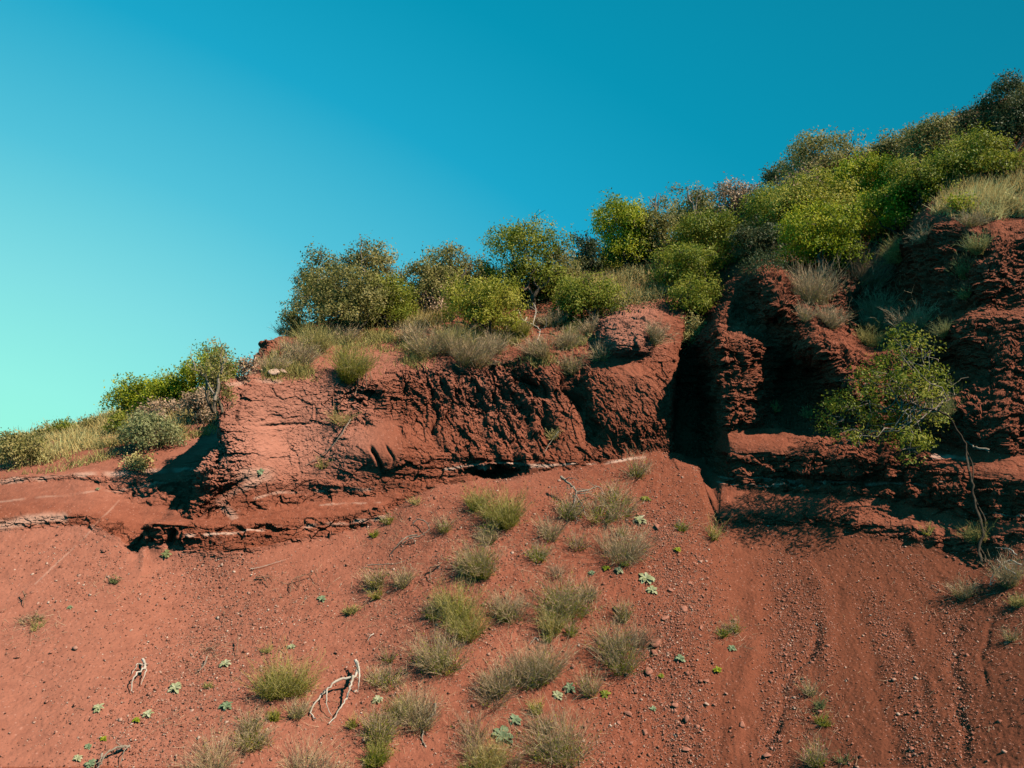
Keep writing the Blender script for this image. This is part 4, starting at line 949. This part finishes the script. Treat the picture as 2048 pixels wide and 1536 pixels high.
RO = [
 (198, 1416, 26, 'rosette', 'pale rosette lowest left of the whitish forked branch'),
 (296, 1428, 24, 'rosette', 'pale rosette below the whitish forked branch'),
 (451, 1328, 28, 'rosette', 'pale broad leaved rosette above the round olive broom level'),
 (453, 1412, 30, 'teal', 'dusty blue green rosette left of the wispy dry broom'),
 (350, 1376, 34, 'rosette', 'silvery leafy clump beside the whitish forked branch'),
 (644, 1198, 22, 'teal', 'blue green rosette in the twiggy litter of the upper left scree'),
 (583, 1294, 22, 'rosette', 'pale rosette above the big round olive broom'),
 (181, 1528, 28, 'teal', 'blue green rosette at the lower left edge'),
 (155, 1517, 20, 'rosette', 'small pale rosette beside the lower left blue green one'),
 (176, 1494, 18, 'teal', 'small dusty rosette above the lower left pair'),
 (273, 1440, 18, 'bright', 'tiny bright green seedling on the left scree'),
 (207, 1478, 16, 'bright', 'tiny bright sprout beside the pale twig on the left scree'),
 (140, 1215, 14, 'teal', 'tiny grey green rosette on the upper left scree'),
 (333, 1108, 26, 'grey', 'grey rosette in the notch at the end of the lower ledge'),
 (521, 944, 20, 'teal', 'small blue green rosette on the step of the left cliff'),
 (1115, 1391, 26, 'rosette', 'neat pale green rosette below the big twin broom'),
 (1139, 1376, 28, 'teal', 'dark blue green leafy plant beside the neat pale rosette'),
 (1292, 1157, 40, 'rosette', 'largest pale rosette with upright leaves above the rubble'),
 (1304, 1180, 28, 'rosette', 'flat pale rosette just below the largest one'),
 (1279, 1040, 30, 'rosette', 'pale rosette at the top of the rubble strip'),
 (1291, 998, 24, 'green', 'green rosette beside the wide olive broom'),
 (1258, 1112, 22, 'rosette', 'highest rosette of the little group right of the tan broom'),
 (1250, 1128, 20, 'bright', 'bright rosette in the little group right of the tan broom'),
 (1238, 1141, 22, 'rosette', 'pale rosette at the bottom of the little group right of the tan broom'),
 (1212, 1136, 18, 'bright', 'bright rosette left in the little group by the tan broom'),
 (1005, 1472, 52, 'teal', 'big blue green leafy plant in the lower foreground'),
 (1030, 1440, 30, 'teal', 'leafy blue green plant uphill of the biggest blue green one'),
 (1210, 1389, 26, 'green', 'green leafy plant beside the slender stalky broom'),
 (1183, 1146, 18, 'teal', 'tiny blue green rosette below the big tan dry broom'),
 (756, 1400, 26, 'rosette', 'pale rosette beside the big pale dead branch'),
 (1360, 1317, 24, 'teal', 'lone grey green rosette in the rubble strip'),
 (1464, 1297, 20, 'teal', 'small blue green rosette at the edge of the smooth scree'),
 (1435, 1340, 20, 'bright', 'bright green sprout at the edge of the rubble strip'),
 (1355, 1100, 18, 'bright', 'small green sprout below the gully mouth'),
 (1306, 1418, 16, 'teal', 'tiny blue green rosette low in the rubble strip'),
 (1322, 1352, 14, 'green', 'tiny green sprout among the rubble stones'),
 (195, 978, 12, 'teal', 'tiny rosette on the banded slope of the spur'),
]
for i, a in enumerate(RO): rosette(i, *a)


# ------------------------------------------------------------------ dead wood
def wood(i, lines, style, label, name='dead_branch', cat='branch', group='dead branches on the scree', twigs=0, child='side_limb'):
    """lines: list of (list of (u, v, lift in metres), radius at the butt); the first is the main limb, the others its limbs"""
    r = np.random.default_rng(12000 + i); org = None; root = None
    for j, (pts, rad_) in enumerate(lines):
        Q = []
        for u, v, lift in pts:
            p, nr, _ = ground(u, v); Q.append(p + nr * lift)
        Q = np.array(Q)
        if org is None: org = Q[0].copy()
        Q = Q - org; t_ = np.linspace(0, len(Q) - 1, len(Q) * 4); Q = pchip(np.arange(len(Q)), Q, t_) if len(Q) > 2 else np.stack([np.interp(t_, [0, 1], Q[:, c]) for c in range(3)], 1)
        Q = Q + r.normal(size=Q.shape) * rad_ * .35
        ls = [(Q, np.linspace(rad_, rad_ * .35, len(Q)) * r.uniform(.85, 1.15, len(Q)))]
        for _ in range(twigs):
            b0 = Q[r.integers(1, len(Q))]; ls.append((wobble(b0, b0 + unit(r.normal(size=3) * [1, .6, 1] + [0, -.2, .1]) * rad_ * r.uniform(5, 13), 5, .6, r), np.linspace(rad_ * .4, rad_ * .12, 5)))
        tv, tq = tubes(ls, 6)
        if root is None: root = emit(name, tv, tq, M[style], None, None, org, True); tag(root, label, cat, group)
        else: emit(child, tv, tq, M[style], root, smooth=True)
    return root


wood(0, [([(283, 1326, .06), (288, 1342, .10), (284, 1352, .12), (270, 1364, .14), (261, 1386, .03)], .022), ([(288, 1342, .10), (288, 1356, .10), (281, 1372, .03)], .014), ([(284, 1342, .10), (272, 1342, .12), (264, 1352, .03)], .012)], 'bleached', 'whitish forked branch lying on the open left scree')
wood(1, [([(714, 1338, .16), (717, 1354, .16), (710, 1374, .20), (684, 1382, .20), (662, 1392, .17), (642, 1404, .12), (622, 1426, .04), (630, 1440, .01)], .026),
         ([(704, 1376, .20), (700, 1394, .18), (692, 1408, .13), (680, 1424, .07), (660, 1448, .01)], .020), ([(654, 1396, .15), (652, 1416, .10), (664, 1436, .02)], .012), ([(716, 1350, .24), (720, 1376, .14), (716, 1386, .02)], .016)], 'bleached', 'big pale dead branch arching over the lower left scree', twigs=1)
wood(2, [([(869, 1420, .14), (868, 1434, .10), (854, 1446, .06), (846, 1458, .04), (844, 1474, .03), (850, 1494, .0)], .022)], 'deadgrey', 'curved dead stick standing below the brown broom')
wood(3, [([(1118, 982, .35), (1136, 992, .30), (1150, 1004, .26), (1146, 1020, .14), (1134, 1032, .04)], .030), ([(1150, 1004, .26), (1174, 1000, .26), (1192, 992, .24), (1206, 1004, .16)], .020), ([(1150, 1008, .22), (1164, 1022, .12), (1172, 1036, .02)], .018), ([(1146, 1014, .2), (1150, 1034, .06), (1154, 1044, .0)], .016)], 'deadgrey', 'gnarled grey dead branch lying across a broom', twigs=5)
wood(4, [([(826, 1050, .03), (838, 1046, .10), (856, 1058, .14), (860, 1066, .10), (848, 1072, .06), (836, 1078, .05)], .012), ([(836, 1076, .08), (818, 1082, .12), (800, 1096, .10), (782, 1110, .03)], .014), ([(842, 1080, .10), (824, 1084, .10), (804, 1090, .04)], .016)], 'deadgrey', 'looping pale dead branch below the end of the lower ledge', twigs=4)
wood(5, [([(736, 1132, .03), (760, 1134, .06), (790, 1132, .05), (812, 1124, .03)], .010)], 'deadgrey', 'thin grey stick lying above the twin broom')
wood(6, [([(884, 1130, .05), (872, 1140, .10), (862, 1146, .10), (860, 1156, .04), (864, 1166, .0)], .018)], 'deadred', 'brown hooked root below the looping pale branch', twigs=3)
wood(7, [([(258, 1498, .05), (236, 1508, .10), (212, 1522, .10), (196, 1536, .05)], .020), ([(206, 1518, .08), (202, 1528, .08), (198, 1538, .04)], .014), ([(258, 1496, .05), (250, 1512, .10), (240, 1534, .04)], .010)], 'deadgrey', 'pale broken sticks at the lower left edge', twigs=2)
wood(8, [([(512, 1158, .03), (524, 1158, .06), (532, 1164, .05), (536, 1174, .01)], .014), ([(524, 1158, .06), (540, 1154, .04), (546, 1162, .02)], .008)], 'deadred', 'small brown root on the upper left scree', twigs=5)
wood(9, [([(580, 1186, .02), (584, 1168, .08), (600, 1160, .10), (624, 1154, .10), (632, 1144, .12)], .011), ([(596, 1162, .1), (604, 1176, .04)], .008), ([(628, 1152, .1), (638, 1164, .06)], .008)], 'deadred', 'tangle of thin brown twigs on the upper left scree', twigs=6)
wood(10, [([(412, 1302, .02), (422, 1302, .06), (432, 1312, .01)], .014), ([(422, 1302, .05), (432, 1296, .06), (440, 1290, .03)], .008)], 'deadred', 'small brown root above the pale broad leaved rosette', twigs=5)
wood(11, [([(478, 1284, .10), (476, 1298, .08), (472, 1312, .0)], .010)], 'deadred', 'upright brown stick beside the small brown root')
wood(12, [([(414, 1320, .06), (410, 1334, .05), (398, 1344, .02), (390, 1346, .0)], .011)], 'deadgrey', 'bent grey stick left of the pale broad leaved rosette', twigs=2)
wood(13, [([(449, 1232, .10), (450, 1246, .06), (453, 1264, .0)], .007)], 'deadred', 'thin upright twig on the left scree')
wood(14, [([(500, 1140, .03), (520, 1136, .03), (572, 1120, .02)], .007)], 'bleached', 'straight pale stick below the lower ledge')
wood(15, [([(1036, 636, .2), (1046, 656, .2), (1064, 664, .2), (1078, 672, .15), (1074, 690, .05)], .03), ([(1046, 658, .2), (1020, 660, .2), (1000, 656, .15)], .02), ([(1050, 650, .2), (1040, 668, .1)], .02), ([(1064, 664, .2), (1072, 640, .3), (1066, 626, .3)], .018)], 'bleached', 'pale fallen branches on the hillside above the rim', twigs=4, group='dead wood on the cliff')
wood(16, [([(722, 748, .1), (716, 766, .12), (712, 780, .06), (708, 796, .0)], .022), ([(730, 748, .1), (728, 768, .12), (720, 786, .05)], .018), ([(738, 746, .1), (738, 764, .1), (732, 780, .0)], .014), ([(718, 756, .1), (704, 776, .06), (698, 786, .0)], .014)], 'deadred', 'bare roots hanging over the rim below the green bush', name='hanging_roots', cat='roots', child='root', twigs=3, group='dead wood on the cliff')
wood(17, [([(700, 848, .14), (688, 872, .12), (668, 896, .08), (640, 916, .05), (610, 932, .02)], .014)], 'deadgrey', 'long thin stick leaning diagonally on the left cliff', group='dead wood on the cliff')
wood(18, [([(1118, 868, .1), (1104, 888, .08), (1086, 908, .03)], .014)], 'deadgrey', 'short diagonal stick at the base of the fractured cliff', group='dead wood on the cliff')
wood(19, [([(1976, 898, .10), (1956, 892, .10), (1936, 884, .06)], .030)], 'deadgrey', 'broken pale log wedged on the rock behind the hanging trunk', group='dead wood on the cliff')
wood(20, [([(2050, 1150, .2), (2030, 1146, .25), (2008, 1152, .2), (1990, 1160, .1), (1980, 1172, .02)], .016), ([(2040, 1170, .2), (2020, 1160, .25), (2004, 1140, .2), (2000, 1128, .1)], .012), ([(2046, 1140, .3), (2030, 1124, .3), (2012, 1112, .2)], .012)], 'bleached', 'bleached limbs reaching out of the large grey shrub at the right', twigs=3)
wood(21, [([(48, 1192, .10), (50, 1200, .06), (46, 1212, .0)], .012)], 'deadred', 'small dark root on the far left scree', twigs=6)
wood(22, [([(1076, 1284, .03), (1070, 1280, .06), (1066, 1286, .06), (1058, 1292, .02)], .009)], 'bleached', 'small curled white stick between the central brooms')
wood(23, [([(748, 1270, .03), (742, 1276, .05), (736, 1284, .02)], .009)], 'bleached', 'small white forked stick on the middle scree', twigs=2)
wood(24, [([(950, 1242, .06), (946, 1258, .08), (938, 1268, .06), (928, 1274, .02)], .014)], 'deadgrey', 'dead stick at the foot of the largest olive broom', twigs=1)

# ------------------------------------------------------------------ the small tree that hangs from the right hand rock
r = np.random.default_rng(77)
tp = []
for a, b, off in [(1966, 1128, .03), (1958, 1096, .10), (1966, 1060, .14), (1948, 1000, .16), (1940, 950, .18), (1932, 900, .22)]:
    p_, n_, _ = ground(a, b); tp.append((a, b, p_[1] - off))
dt = tp[-1][2]
tp += [(1912, 856, dt - .12), (1888, 826, dt - .25), (1858, 818, dt - .3), (1824, 808, dt - .3), (1790, 792, dt - .25)]
root = thing('hanging_tree', unproject(*tp[3]), 'small leafy tree hanging off the shaded rock on a long bent trunk', 'tree')
o3 = np.array(root.location)
T = np.array([unproject(*a) for a in tp]) - o3
t_ = np.linspace(0, len(T) - 1, 60); T = pchip(np.arange(len(T)), T, t_); T += r.normal(size=T.shape) * .008
ls = [(T, np.linspace(.030, .016, 60) * r.uniform(.85, 1.15, 60))]
T2 = T[:34] + np.array([.05, .02, 0]) + np.stack([.05 * np.sin(np.arange(34) * .55), 0 * np.arange(34), 0 * np.arange(34)], 1); ls.append((T2, np.linspace(.016, .01, 34)))
tv, tq = tubes(ls, 6); emit('trunk', tv, tq, M['barkdark'], root, smooth=True)
LB = [(1800, 700, 34), (1785, 735, 40), (1760, 772, 40), (1812, 770, 42), (1836, 800, 44), (1868, 752, 26), (1884, 782, 30), (1720, 800, 34), (1690, 822, 32), (1664, 812, 22), (1746, 836, 36), (1790, 838, 40), (1840, 846, 40), (1866, 830, 26), (1670, 868, 24), (1700, 880, 26), (1810, 886, 34), (1782, 872, 28), (1842, 886, 24), (1818, 922, 22), (1730, 872, 24), (1824, 684, 26), (1742, 742, 22), (1850, 712, 20), (1800, 668, 18), (1862, 700, 14), (1716, 760, 20), (1650, 846, 20), (1900, 760, 16)]
lobes = []
for a, b, c in LB:
    q = unproject(a, b, dt - .05 + r.uniform(-.5, .5)); k = dt / FPX; lobes.append((q - o3, np.array([c * k, c * k * 1.1, c * k * .8])))
vv, qq, tt = crown(lobes, .058, 10500, r, .20, .10); emit('crown', vv, qq, M['green'], root, tt)
ls = []
for a, b in lobes:
    s0 = T[r.integers(44, 60)]; ls.append((wobble(s0, a, 7, .55, r), np.linspace(.015, .005, 7)))
    for _ in range(3): e_ = a + r.normal(size=3) * b * .8; ls.append((wobble(a * .8 + s0 * .2, e_, 5, .5, r), np.linspace(.007, .003, 5)))
tv, tq = tubes(ls, 5); emit('branches', tv, tq, M['deadgrey'], root, smooth=True)


# ------------------------------------------------------------------ stones
def rock(r, sz, n_cut=16):
    """a faceted stone: a ball cut by random planes"""
    th = np.linspace(0, math.pi, 9); ph = np.arange(12) / 12 * 2 * math.pi
    v = np.stack([np.sin(th)[:, None] * np.cos(ph)[None], np.sin(th)[:, None] * np.sin(ph)[None], np.cos(th)[:, None] + 0 * ph[None]], -1).reshape(-1, 3)
    v += r.normal(size=v.shape) * .02
    for _ in range(n_cut):
        n = unit(r.normal(size=3)); d = r.uniform(.38, .72); e = np.maximum(v @ n - d, 0); v = v - e[:, None] * n
    v *= np.asarray(sz)
    i = np.arange(8)[:, None] * 12; j = np.arange(12)[None]; j2 = (j + 1) % 12
    return v, np.stack([i + j, i + 12 + j, i + 12 + j2, i + j2], -1).reshape(-1, 4)


def stonemat(name, a, b, c):
    m_, t, o = mat(name); co = t.nodes.new('ShaderNodeTexCoord').outputs['Object']; n = noise(t, 30, 5, co)
    at = attr(t, 'tone'); r1 = ramp(t, [(0, a), (.5, b), (.86, b), (1, c)]); t.links.new(at.outputs['Fac'], r1.inputs[0])
    r2 = ramp(t, [(.3, (.7, .68, .66)), (.7, (1.2, 1.2, 1.2))]); t.links.new(n.outputs['Fac'], r2.inputs[0])
    cc = mixc(t, .8, r1.outputs[0], r2.outputs[0], 'MULTIPLY')
    bs = t.nodes.new('ShaderNodeBsdfPrincipled'); bs.inputs['Roughness'].default_value = .9; bs.inputs['Specular IOR Level'].default_value = .15
    t.links.new(cc, bs.inputs['Base Color']); t.links.new(bs.outputs[0], o.inputs[0]); return m_


M['stone'] = stonemat('loose_stone', (.30, .105, .062), (.40, .16, .105), (.62, .43, .32))
STN = [
 (1253, 1350, 20, .9, 'pale cream stone beside the tall stalked broom'), (1296, 1344, 30, .5, 'largest reddish stone of the rubble strip'),
 (1238, 1218, 34, .2, 'round brown stone under the wide grey green broom'), (1313, 1286, 40, .4, 'broad flat red stone high in the rubble strip'),
 (1313, 1054, 30, .75, 'flat tan stone at the top of the rubble strip'), (1308, 1306, 26, .4, 'dark red slab below the broad flat stone'),
 (1272, 1382, 18, .7, 'pinkish chip below the largest reddish stone'), (1413, 1363, 20, .6, 'angular pink stone at the edge of the smooth scree'),
 (1368, 1218, 22, .5, 'angular red stone in the upper rubble strip'), (1380, 1166, 18, .5, 'red stone beside the pale rosette pair'),
 (1471, 1240, 14, .6, 'small stone beside the sparse stalks'), (1485, 1450, 26, .6, 'flat pink flake on the smooth scree'),
 (1533, 1512, 24, .7, 'pale stone in the lower end of the rill'), (1413, 1408, 12, .95, 'white chip on the smooth scree'),
 (1258, 1428, 24, .7, 'pink angular stone beside the biggest foreground broom'), (1236, 1446, 14, .6, 'small pink stone left of the pink angular stone'),
 (1340, 1180, 16, .55, 'reddish stone right of the flat pale rosette'), (1330, 1236, 20, .5, 'dull red stone in the middle rubble strip'),
 (1350, 1412, 20, .6, 'flat pink stone low in the rubble strip'), (1290, 1466, 18, .65, 'pink flake under the biggest broom stalks'),
 (1372, 1440, 26, .6, 'long flat stone near the lower rubble'), (1160, 1470, 18, .6, 'small stone among the stalks of the biggest broom'),
 (546, 748, 44, .97, 'pale flat block on the rim of the left pillar'), (566, 744, 26, .95, 'small pale block beside the flat block on the rim'),
 (1638, 1424, 20, .7, 'pink stone between the tufts of the rill'), (1370, 1500, 20, .5, 'dull red stone in the lower rubble'),
 (1040, 1464, 12, .3, 'small brown stone beside the big blue green plant'), (690, 1220, 10, .3, 'dark red chip beside the lone sage tuft'),
 (672, 1306, 16, .85, 'cream chip above the big pale dead branch'), (444, 1130, 12, .95, 'pale chip below the lower ledge'),
 (1000, 1322, 12, .6, 'pink chip left of the big twin broom'), (968, 1208, 14, .9, 'pale chip beside the olive broom cluster'),
 (1146, 1332, 12, .7, 'pink chip right of the big twin broom'), (1402, 1254, 16, .5, 'red stone left of the green stalked tuft'),
]
for i, (u, v, w, tn, lab) in enumerate(STN):
    r = np.random.default_rng(15000 + i); p, nr_, _ = ground(u, v); s_ = w * p[1] / FPX * .5
    vv, qq = rock(r, (s_, s_ * r.uniform(.6, .9), s_ * r.uniform(.25, .5)))
    o = emit('stone', vv, qq, M['stone'], None, np.full(len(qq), tn), p + nr_ * s_ * .15)
    q0 = Vector((0, 0, 1)).rotation_difference(Vector(nr_)); o.rotation_mode = 'QUATERNION'
    from mathutils import Quaternion
    o.rotation_quaternion = q0 @ Quaternion((0, 0, 1), r.uniform(0, 6.28))
    tag(o, lab, 'stone', 'loose stones')

# gravel: far too many to count
r = np.random.default_rng(4242)
lowr = np.nonzero(sel & (np.repeat(rowf, NC) < 2.05) & (np.repeat(rowf, NC) > .6))[0]
gu, gv, gd = project(X[lowr].astype(float))
inn = (gu > -120) & (gu < 2170) & (gv < 1640); lowr, gu, gv = lowr[inn], gu[inn], gv[inn]
dens = .10 + .55 * np.clip(fbm(np.stack([phi[lowr] * 26, rad[lowr] * .004, phi[lowr] * 0], -1), 2, 44.0) + .12, 0, 1) + .30 * np.clip(fbm(X[lowr] * 1.1, 2, 61.0), 0, 1)
for pts, w, a in [([(1320, 1060), (1370, 1200), (1330, 1330), (1370, 1536)], 56, 1.9), ([(1300, 1250), (1250, 1420), (1180, 1536)], 50, .8), ([(1560, 1150), (1580, 1250), (1560, 1380), (1520, 1536)], 42, 1.0), ([(1640, 1180), (1640, 1300)], 40, .9),
                  ([(1750, 1220), (1800, 1330), (1850, 1536)], 30, .9), ([(1900, 1250), (1920, 1400), (1925, 1536)], 26, .8), ([(440, 1130), (480, 1230), (430, 1330), (330, 1450), (250, 1536)], 70, .9), ([(900, 1040), (870, 1160), (760, 1320)], 60, .4),
                  ([(1040, 1060), (1020, 1160), (960, 1350)], 50, .6), ([(620, 1200), (560, 1330), (430, 1500)], 60, .35), ([(220, 1130), (150, 1190)], 26, .5)]:
    dd, _ = seg_dist(gu, gv, pts); dens += a * np.exp(-(dd / w) ** 2)
dens *= 1 - .85 * np.exp(-((gu - 1490) / 34) ** 2) * (gv > 1080); dens *= 1 - .8 * np.exp(-((gu - 1735 - (gv - 1400) * .25) / 46) ** 2) * (gv > 1120)
dens *= np.clip((gu + 160) / 420, .25, 1)
area = np.linalg.norm(np.cross(np.gradient(G, axis=0), np.gradient(G, axis=1)), axis=2).ravel()[lowr]
wgt = np.clip(dens, .02, None) * area; NG = 150000
pick = lowr[r.choice(len(lowr), NG, p=wgt / wgt.sum())]
Pg = X[pick] + r.normal(size=(NG, 3)) * .012
sz = .0042 * np.exp(r.normal(size=NG) * .56); sz = np.clip(sz, .0025, .034)
cube = np.array([[-1, -1, -1], [1, -1, -1], [1, 1, -1], [-1, 1, -1], [-1, -1, 1], [1, -1, 1], [1, 1, 1], [-1, 1, 1]], float)
vv = cube[None] * (1 + r.normal(size=(NG, 8, 3)) * .28) * np.array([1, .8, .5])
ang = r.uniform(0, 6.28, NG); ca, sa_ = np.cos(ang)[:, None], np.sin(ang)[:, None]
vx = vv[..., 0] * ca - vv[..., 1] * sa_; vy = vv[..., 0] * sa_ + vv[..., 1] * ca
vv = np.stack([vx, vy * .85 - vv[..., 2] * .5, vv[..., 2] * .85 + vy * .5], -1) * sz[:, None, None] + Pg[:, None]
fq = np.array([[0, 3, 2, 1], [4, 5, 6, 7], [0, 1, 5, 4], [1, 2, 6, 5], [2, 3, 7, 6], [3, 0, 4, 7]])
qq = (np.arange(NG)[:, None, None] * 8 + fq[None]).reshape(-1, 4)
lp = np.clip(.55 - (gu.mean() * 0 + (project(Pg.astype(float))[0] - 700) / 1600), .05, .6)
tn = np.where(r.random(NG) < .10 + .46 * lp * .6, r.uniform(.86, 1, NG), r.uniform(.0, .86, NG))
o = emit('gravel', vv.reshape(-1, 3), qq, M['stone'], None, np.repeat(tn, 6)); o['kind'] = 'stuff'; o['label'] = 'reddish gravel and stone chips strewn over the scree'

# ------------------------------------------------------------------ grass and undergrowth nobody could count
def inside(u, v, poly):
    c = np.zeros(u.shape, bool); n = len(poly)
    for k in range(n):
        (x1, y1), (x2, y2) = poly[k], poly[(k + 1) % n]
        if y1 != y2: c ^= ((y1 > v) != (y2 > v)) & (u < (x2 - x1) * (v - y1) / (y2 - y1) + x1)
    return c


hi = np.nonzero(sel & (np.repeat(rowf, NC) > 4.8))[0]; hu, hv, hd = project(X[hi].astype(float))
area_all = np.linalg.norm(np.cross(np.gradient(G, axis=0), np.gradient(G, axis=1)), axis=2).ravel()


def grass(polys, n, L, styles, name, label, seed, lean=(0, 0, 0), patch=.0, wpx=.8):
    r = np.random.default_rng(seed); m_ = np.zeros(len(hi), bool)
    for p_ in polys: m_ |= inside(hu, hv, p_)
    ids = hi[m_]; w_ = area_all[ids] * np.clip(.55 + fbm(X[ids] * 1.3, 2, 71.0) * 1.6 - patch, .01, 2)
    ids = ids[r.choice(len(ids), n, p=w_ / w_.sum())]; B = X[ids].astype(float) + r.normal(size=(n, 3)) * .02
    D = unit(np.array([0.1, -.25, 1.0]) + r.normal(size=(n, 3)) * .35 + np.array(lean)); k = B[:, 1] / FPX
    v, q, _ = strips(B - D * .03, D, L * r.uniform(.5, 1.25, n) * (1 + .4 * vn(B.astype(np.float32) * 1.5, 9.0)), np.maximum(.006, k * 2 * wpx), r.normal(size=(n, 3)) * .25 + np.array([0, 0, -.15]), r, 3)
    o = emit(name, v, q, M[styles], None, np.repeat(np.clip(.5 + .2 * r.normal(size=n) + .2 * vn(B.astype(np.float32) * 1.1, 2.0), 0, 1), 2)); o['kind'] = 'stuff'; o['label'] = label


grass([[(-60, 945), (-60, 880), (120, 850), (260, 812), (430, 775), (440, 840), (350, 868), (250, 890), (160, 905), (90, 930)]], 26000, .26, 'straw', 'dry_grass', 'pale dry grass on the left spur', 1)
grass([[(-60, 960), (-60, 900), (140, 880), (300, 850), (440, 830), (430, 868), (300, 900), (120, 945)]], 7000, .16, 'sage', 'grass', 'olive green grass on the left spur', 2, patch=.3)
grass([[(760, 650), (800, 625), (900, 588), (925, 600), (905, 640), (830, 662)]], 12000, .34, 'straw', 'dry_grass', 'pale dry grass bank between the rim shrubs', 3)
grass([[(1120, 575), (1150, 545), (1340, 500), (1420, 520), (1330, 600), (1230, 618)]], 18000, .42, 'straw', 'dry_grass', 'tall straw grass bank above the red outcrop', 4)
grass([[(1860, 430), (1900, 370), (2120, 335), (2120, 425), (1990, 440)]], 13000, .38, 'straw', 'dry_grass', 'dry grass strip on the upper right hillside', 5)
grass([[(520, 760), (560, 670), (700, 650), (800, 650), (860, 690), (1000, 640), (1160, 640), (1200, 690), (1150, 740), (850, 735), (700, 765)]], 15000, .19, 'sage', 'grass', 'thin olive grass and herbs along the rim', 6, patch=.6)


def litter(poly, n, L, style, name, label, seed):
    r = np.random.default_rng(seed); ids = hi[inside(hu, hv, poly)]; w_ = area_all[ids] * np.clip(.6 + fbm(X[ids] * .8, 2, 33.0) * 1.5, .05, 2)
    ids = ids[r.choice(len(ids), n, p=w_ / w_.sum())]; B = X[ids].astype(float); k = B[:, 1] / FPX
    c = B + r.normal(size=(n, 3)) * [.12, .12, .05] + np.array([0, 0, 1.0]) * (r.random(n) ** 1.5 * L)[:, None]
    lf = np.maximum(.045, k * 4.6); v, q = leaves(c, unit(r.normal(size=(n, 3)) + [0, 0, .4]), lf * r.uniform(.7, 1.3, n), lf * r.uniform(.4, .6, n), r)
    o = emit(name, v, q, M[style], None, np.clip(.45 + .22 * r.normal(size=n), 0, 1)); o['kind'] = 'stuff'; o['label'] = label


litter([(560, 668), (600, 600), (760, 560), (1000, 560), (1150, 540), (1380, 470), (1560, 380), (1760, 300), (2080, 190), (2080, 340), (1900, 380), (1850, 450), (1700, 520), (1600, 545), (1430, 560), (1330, 620), (1180, 640), (1000, 650), (860, 630), (760, 640)], 60000, .45, 'dark', 'undergrowth', 'tangled green undergrowth beneath the hillside shrubs', 21)  # dark leaf colour stands in for shade in the gaps between shrubs

# dry straws and bits of twig lying about under the shrubs
r = np.random.default_rng(808)
ctr = np.array([(b[0], b[1]) for b in BR if b[8] == 0] + [(460, 1330), (500, 1420), (600, 1170), (430, 1300), (360, 1440), (880, 1130), (1000, 1420)], float)
w_ = np.zeros(len(lowr))
for a_, b_ in ctr: w_ += np.exp(-((gu - a_) / 46) ** 2 - ((gv - b_ - 6) / 30) ** 2)
w_ = np.clip(w_, .015, 2.0) * area; nL = 5200
ids = lowr[r.choice(len(lowr), nL, p=w_ / w_.sum())]; B = X[ids].astype(float); nn = SN[np.searchsorted(np.nonzero(sel)[0], ids)]
D = r.normal(size=(nL, 3)); D -= nn * (D * nn).sum(1)[:, None]; D = unit(unit(D) + nn * r.uniform(-.05, .3, nL)[:, None])
v, q, _ = strips(B + nn * .006, D, r.uniform(.04, .22, nL), r.uniform(.004, .008, nL), r.normal(size=(nL, 3)) * .2, r, 3)
o = emit('dry_litter', v, q, M['dry'], None, np.repeat(np.clip(r.normal(.55, .25, nL), 0, 1), 2)); o['kind'] = 'stuff'; o['label'] = 'dry straws and twig litter scattered under the scree shrubs'
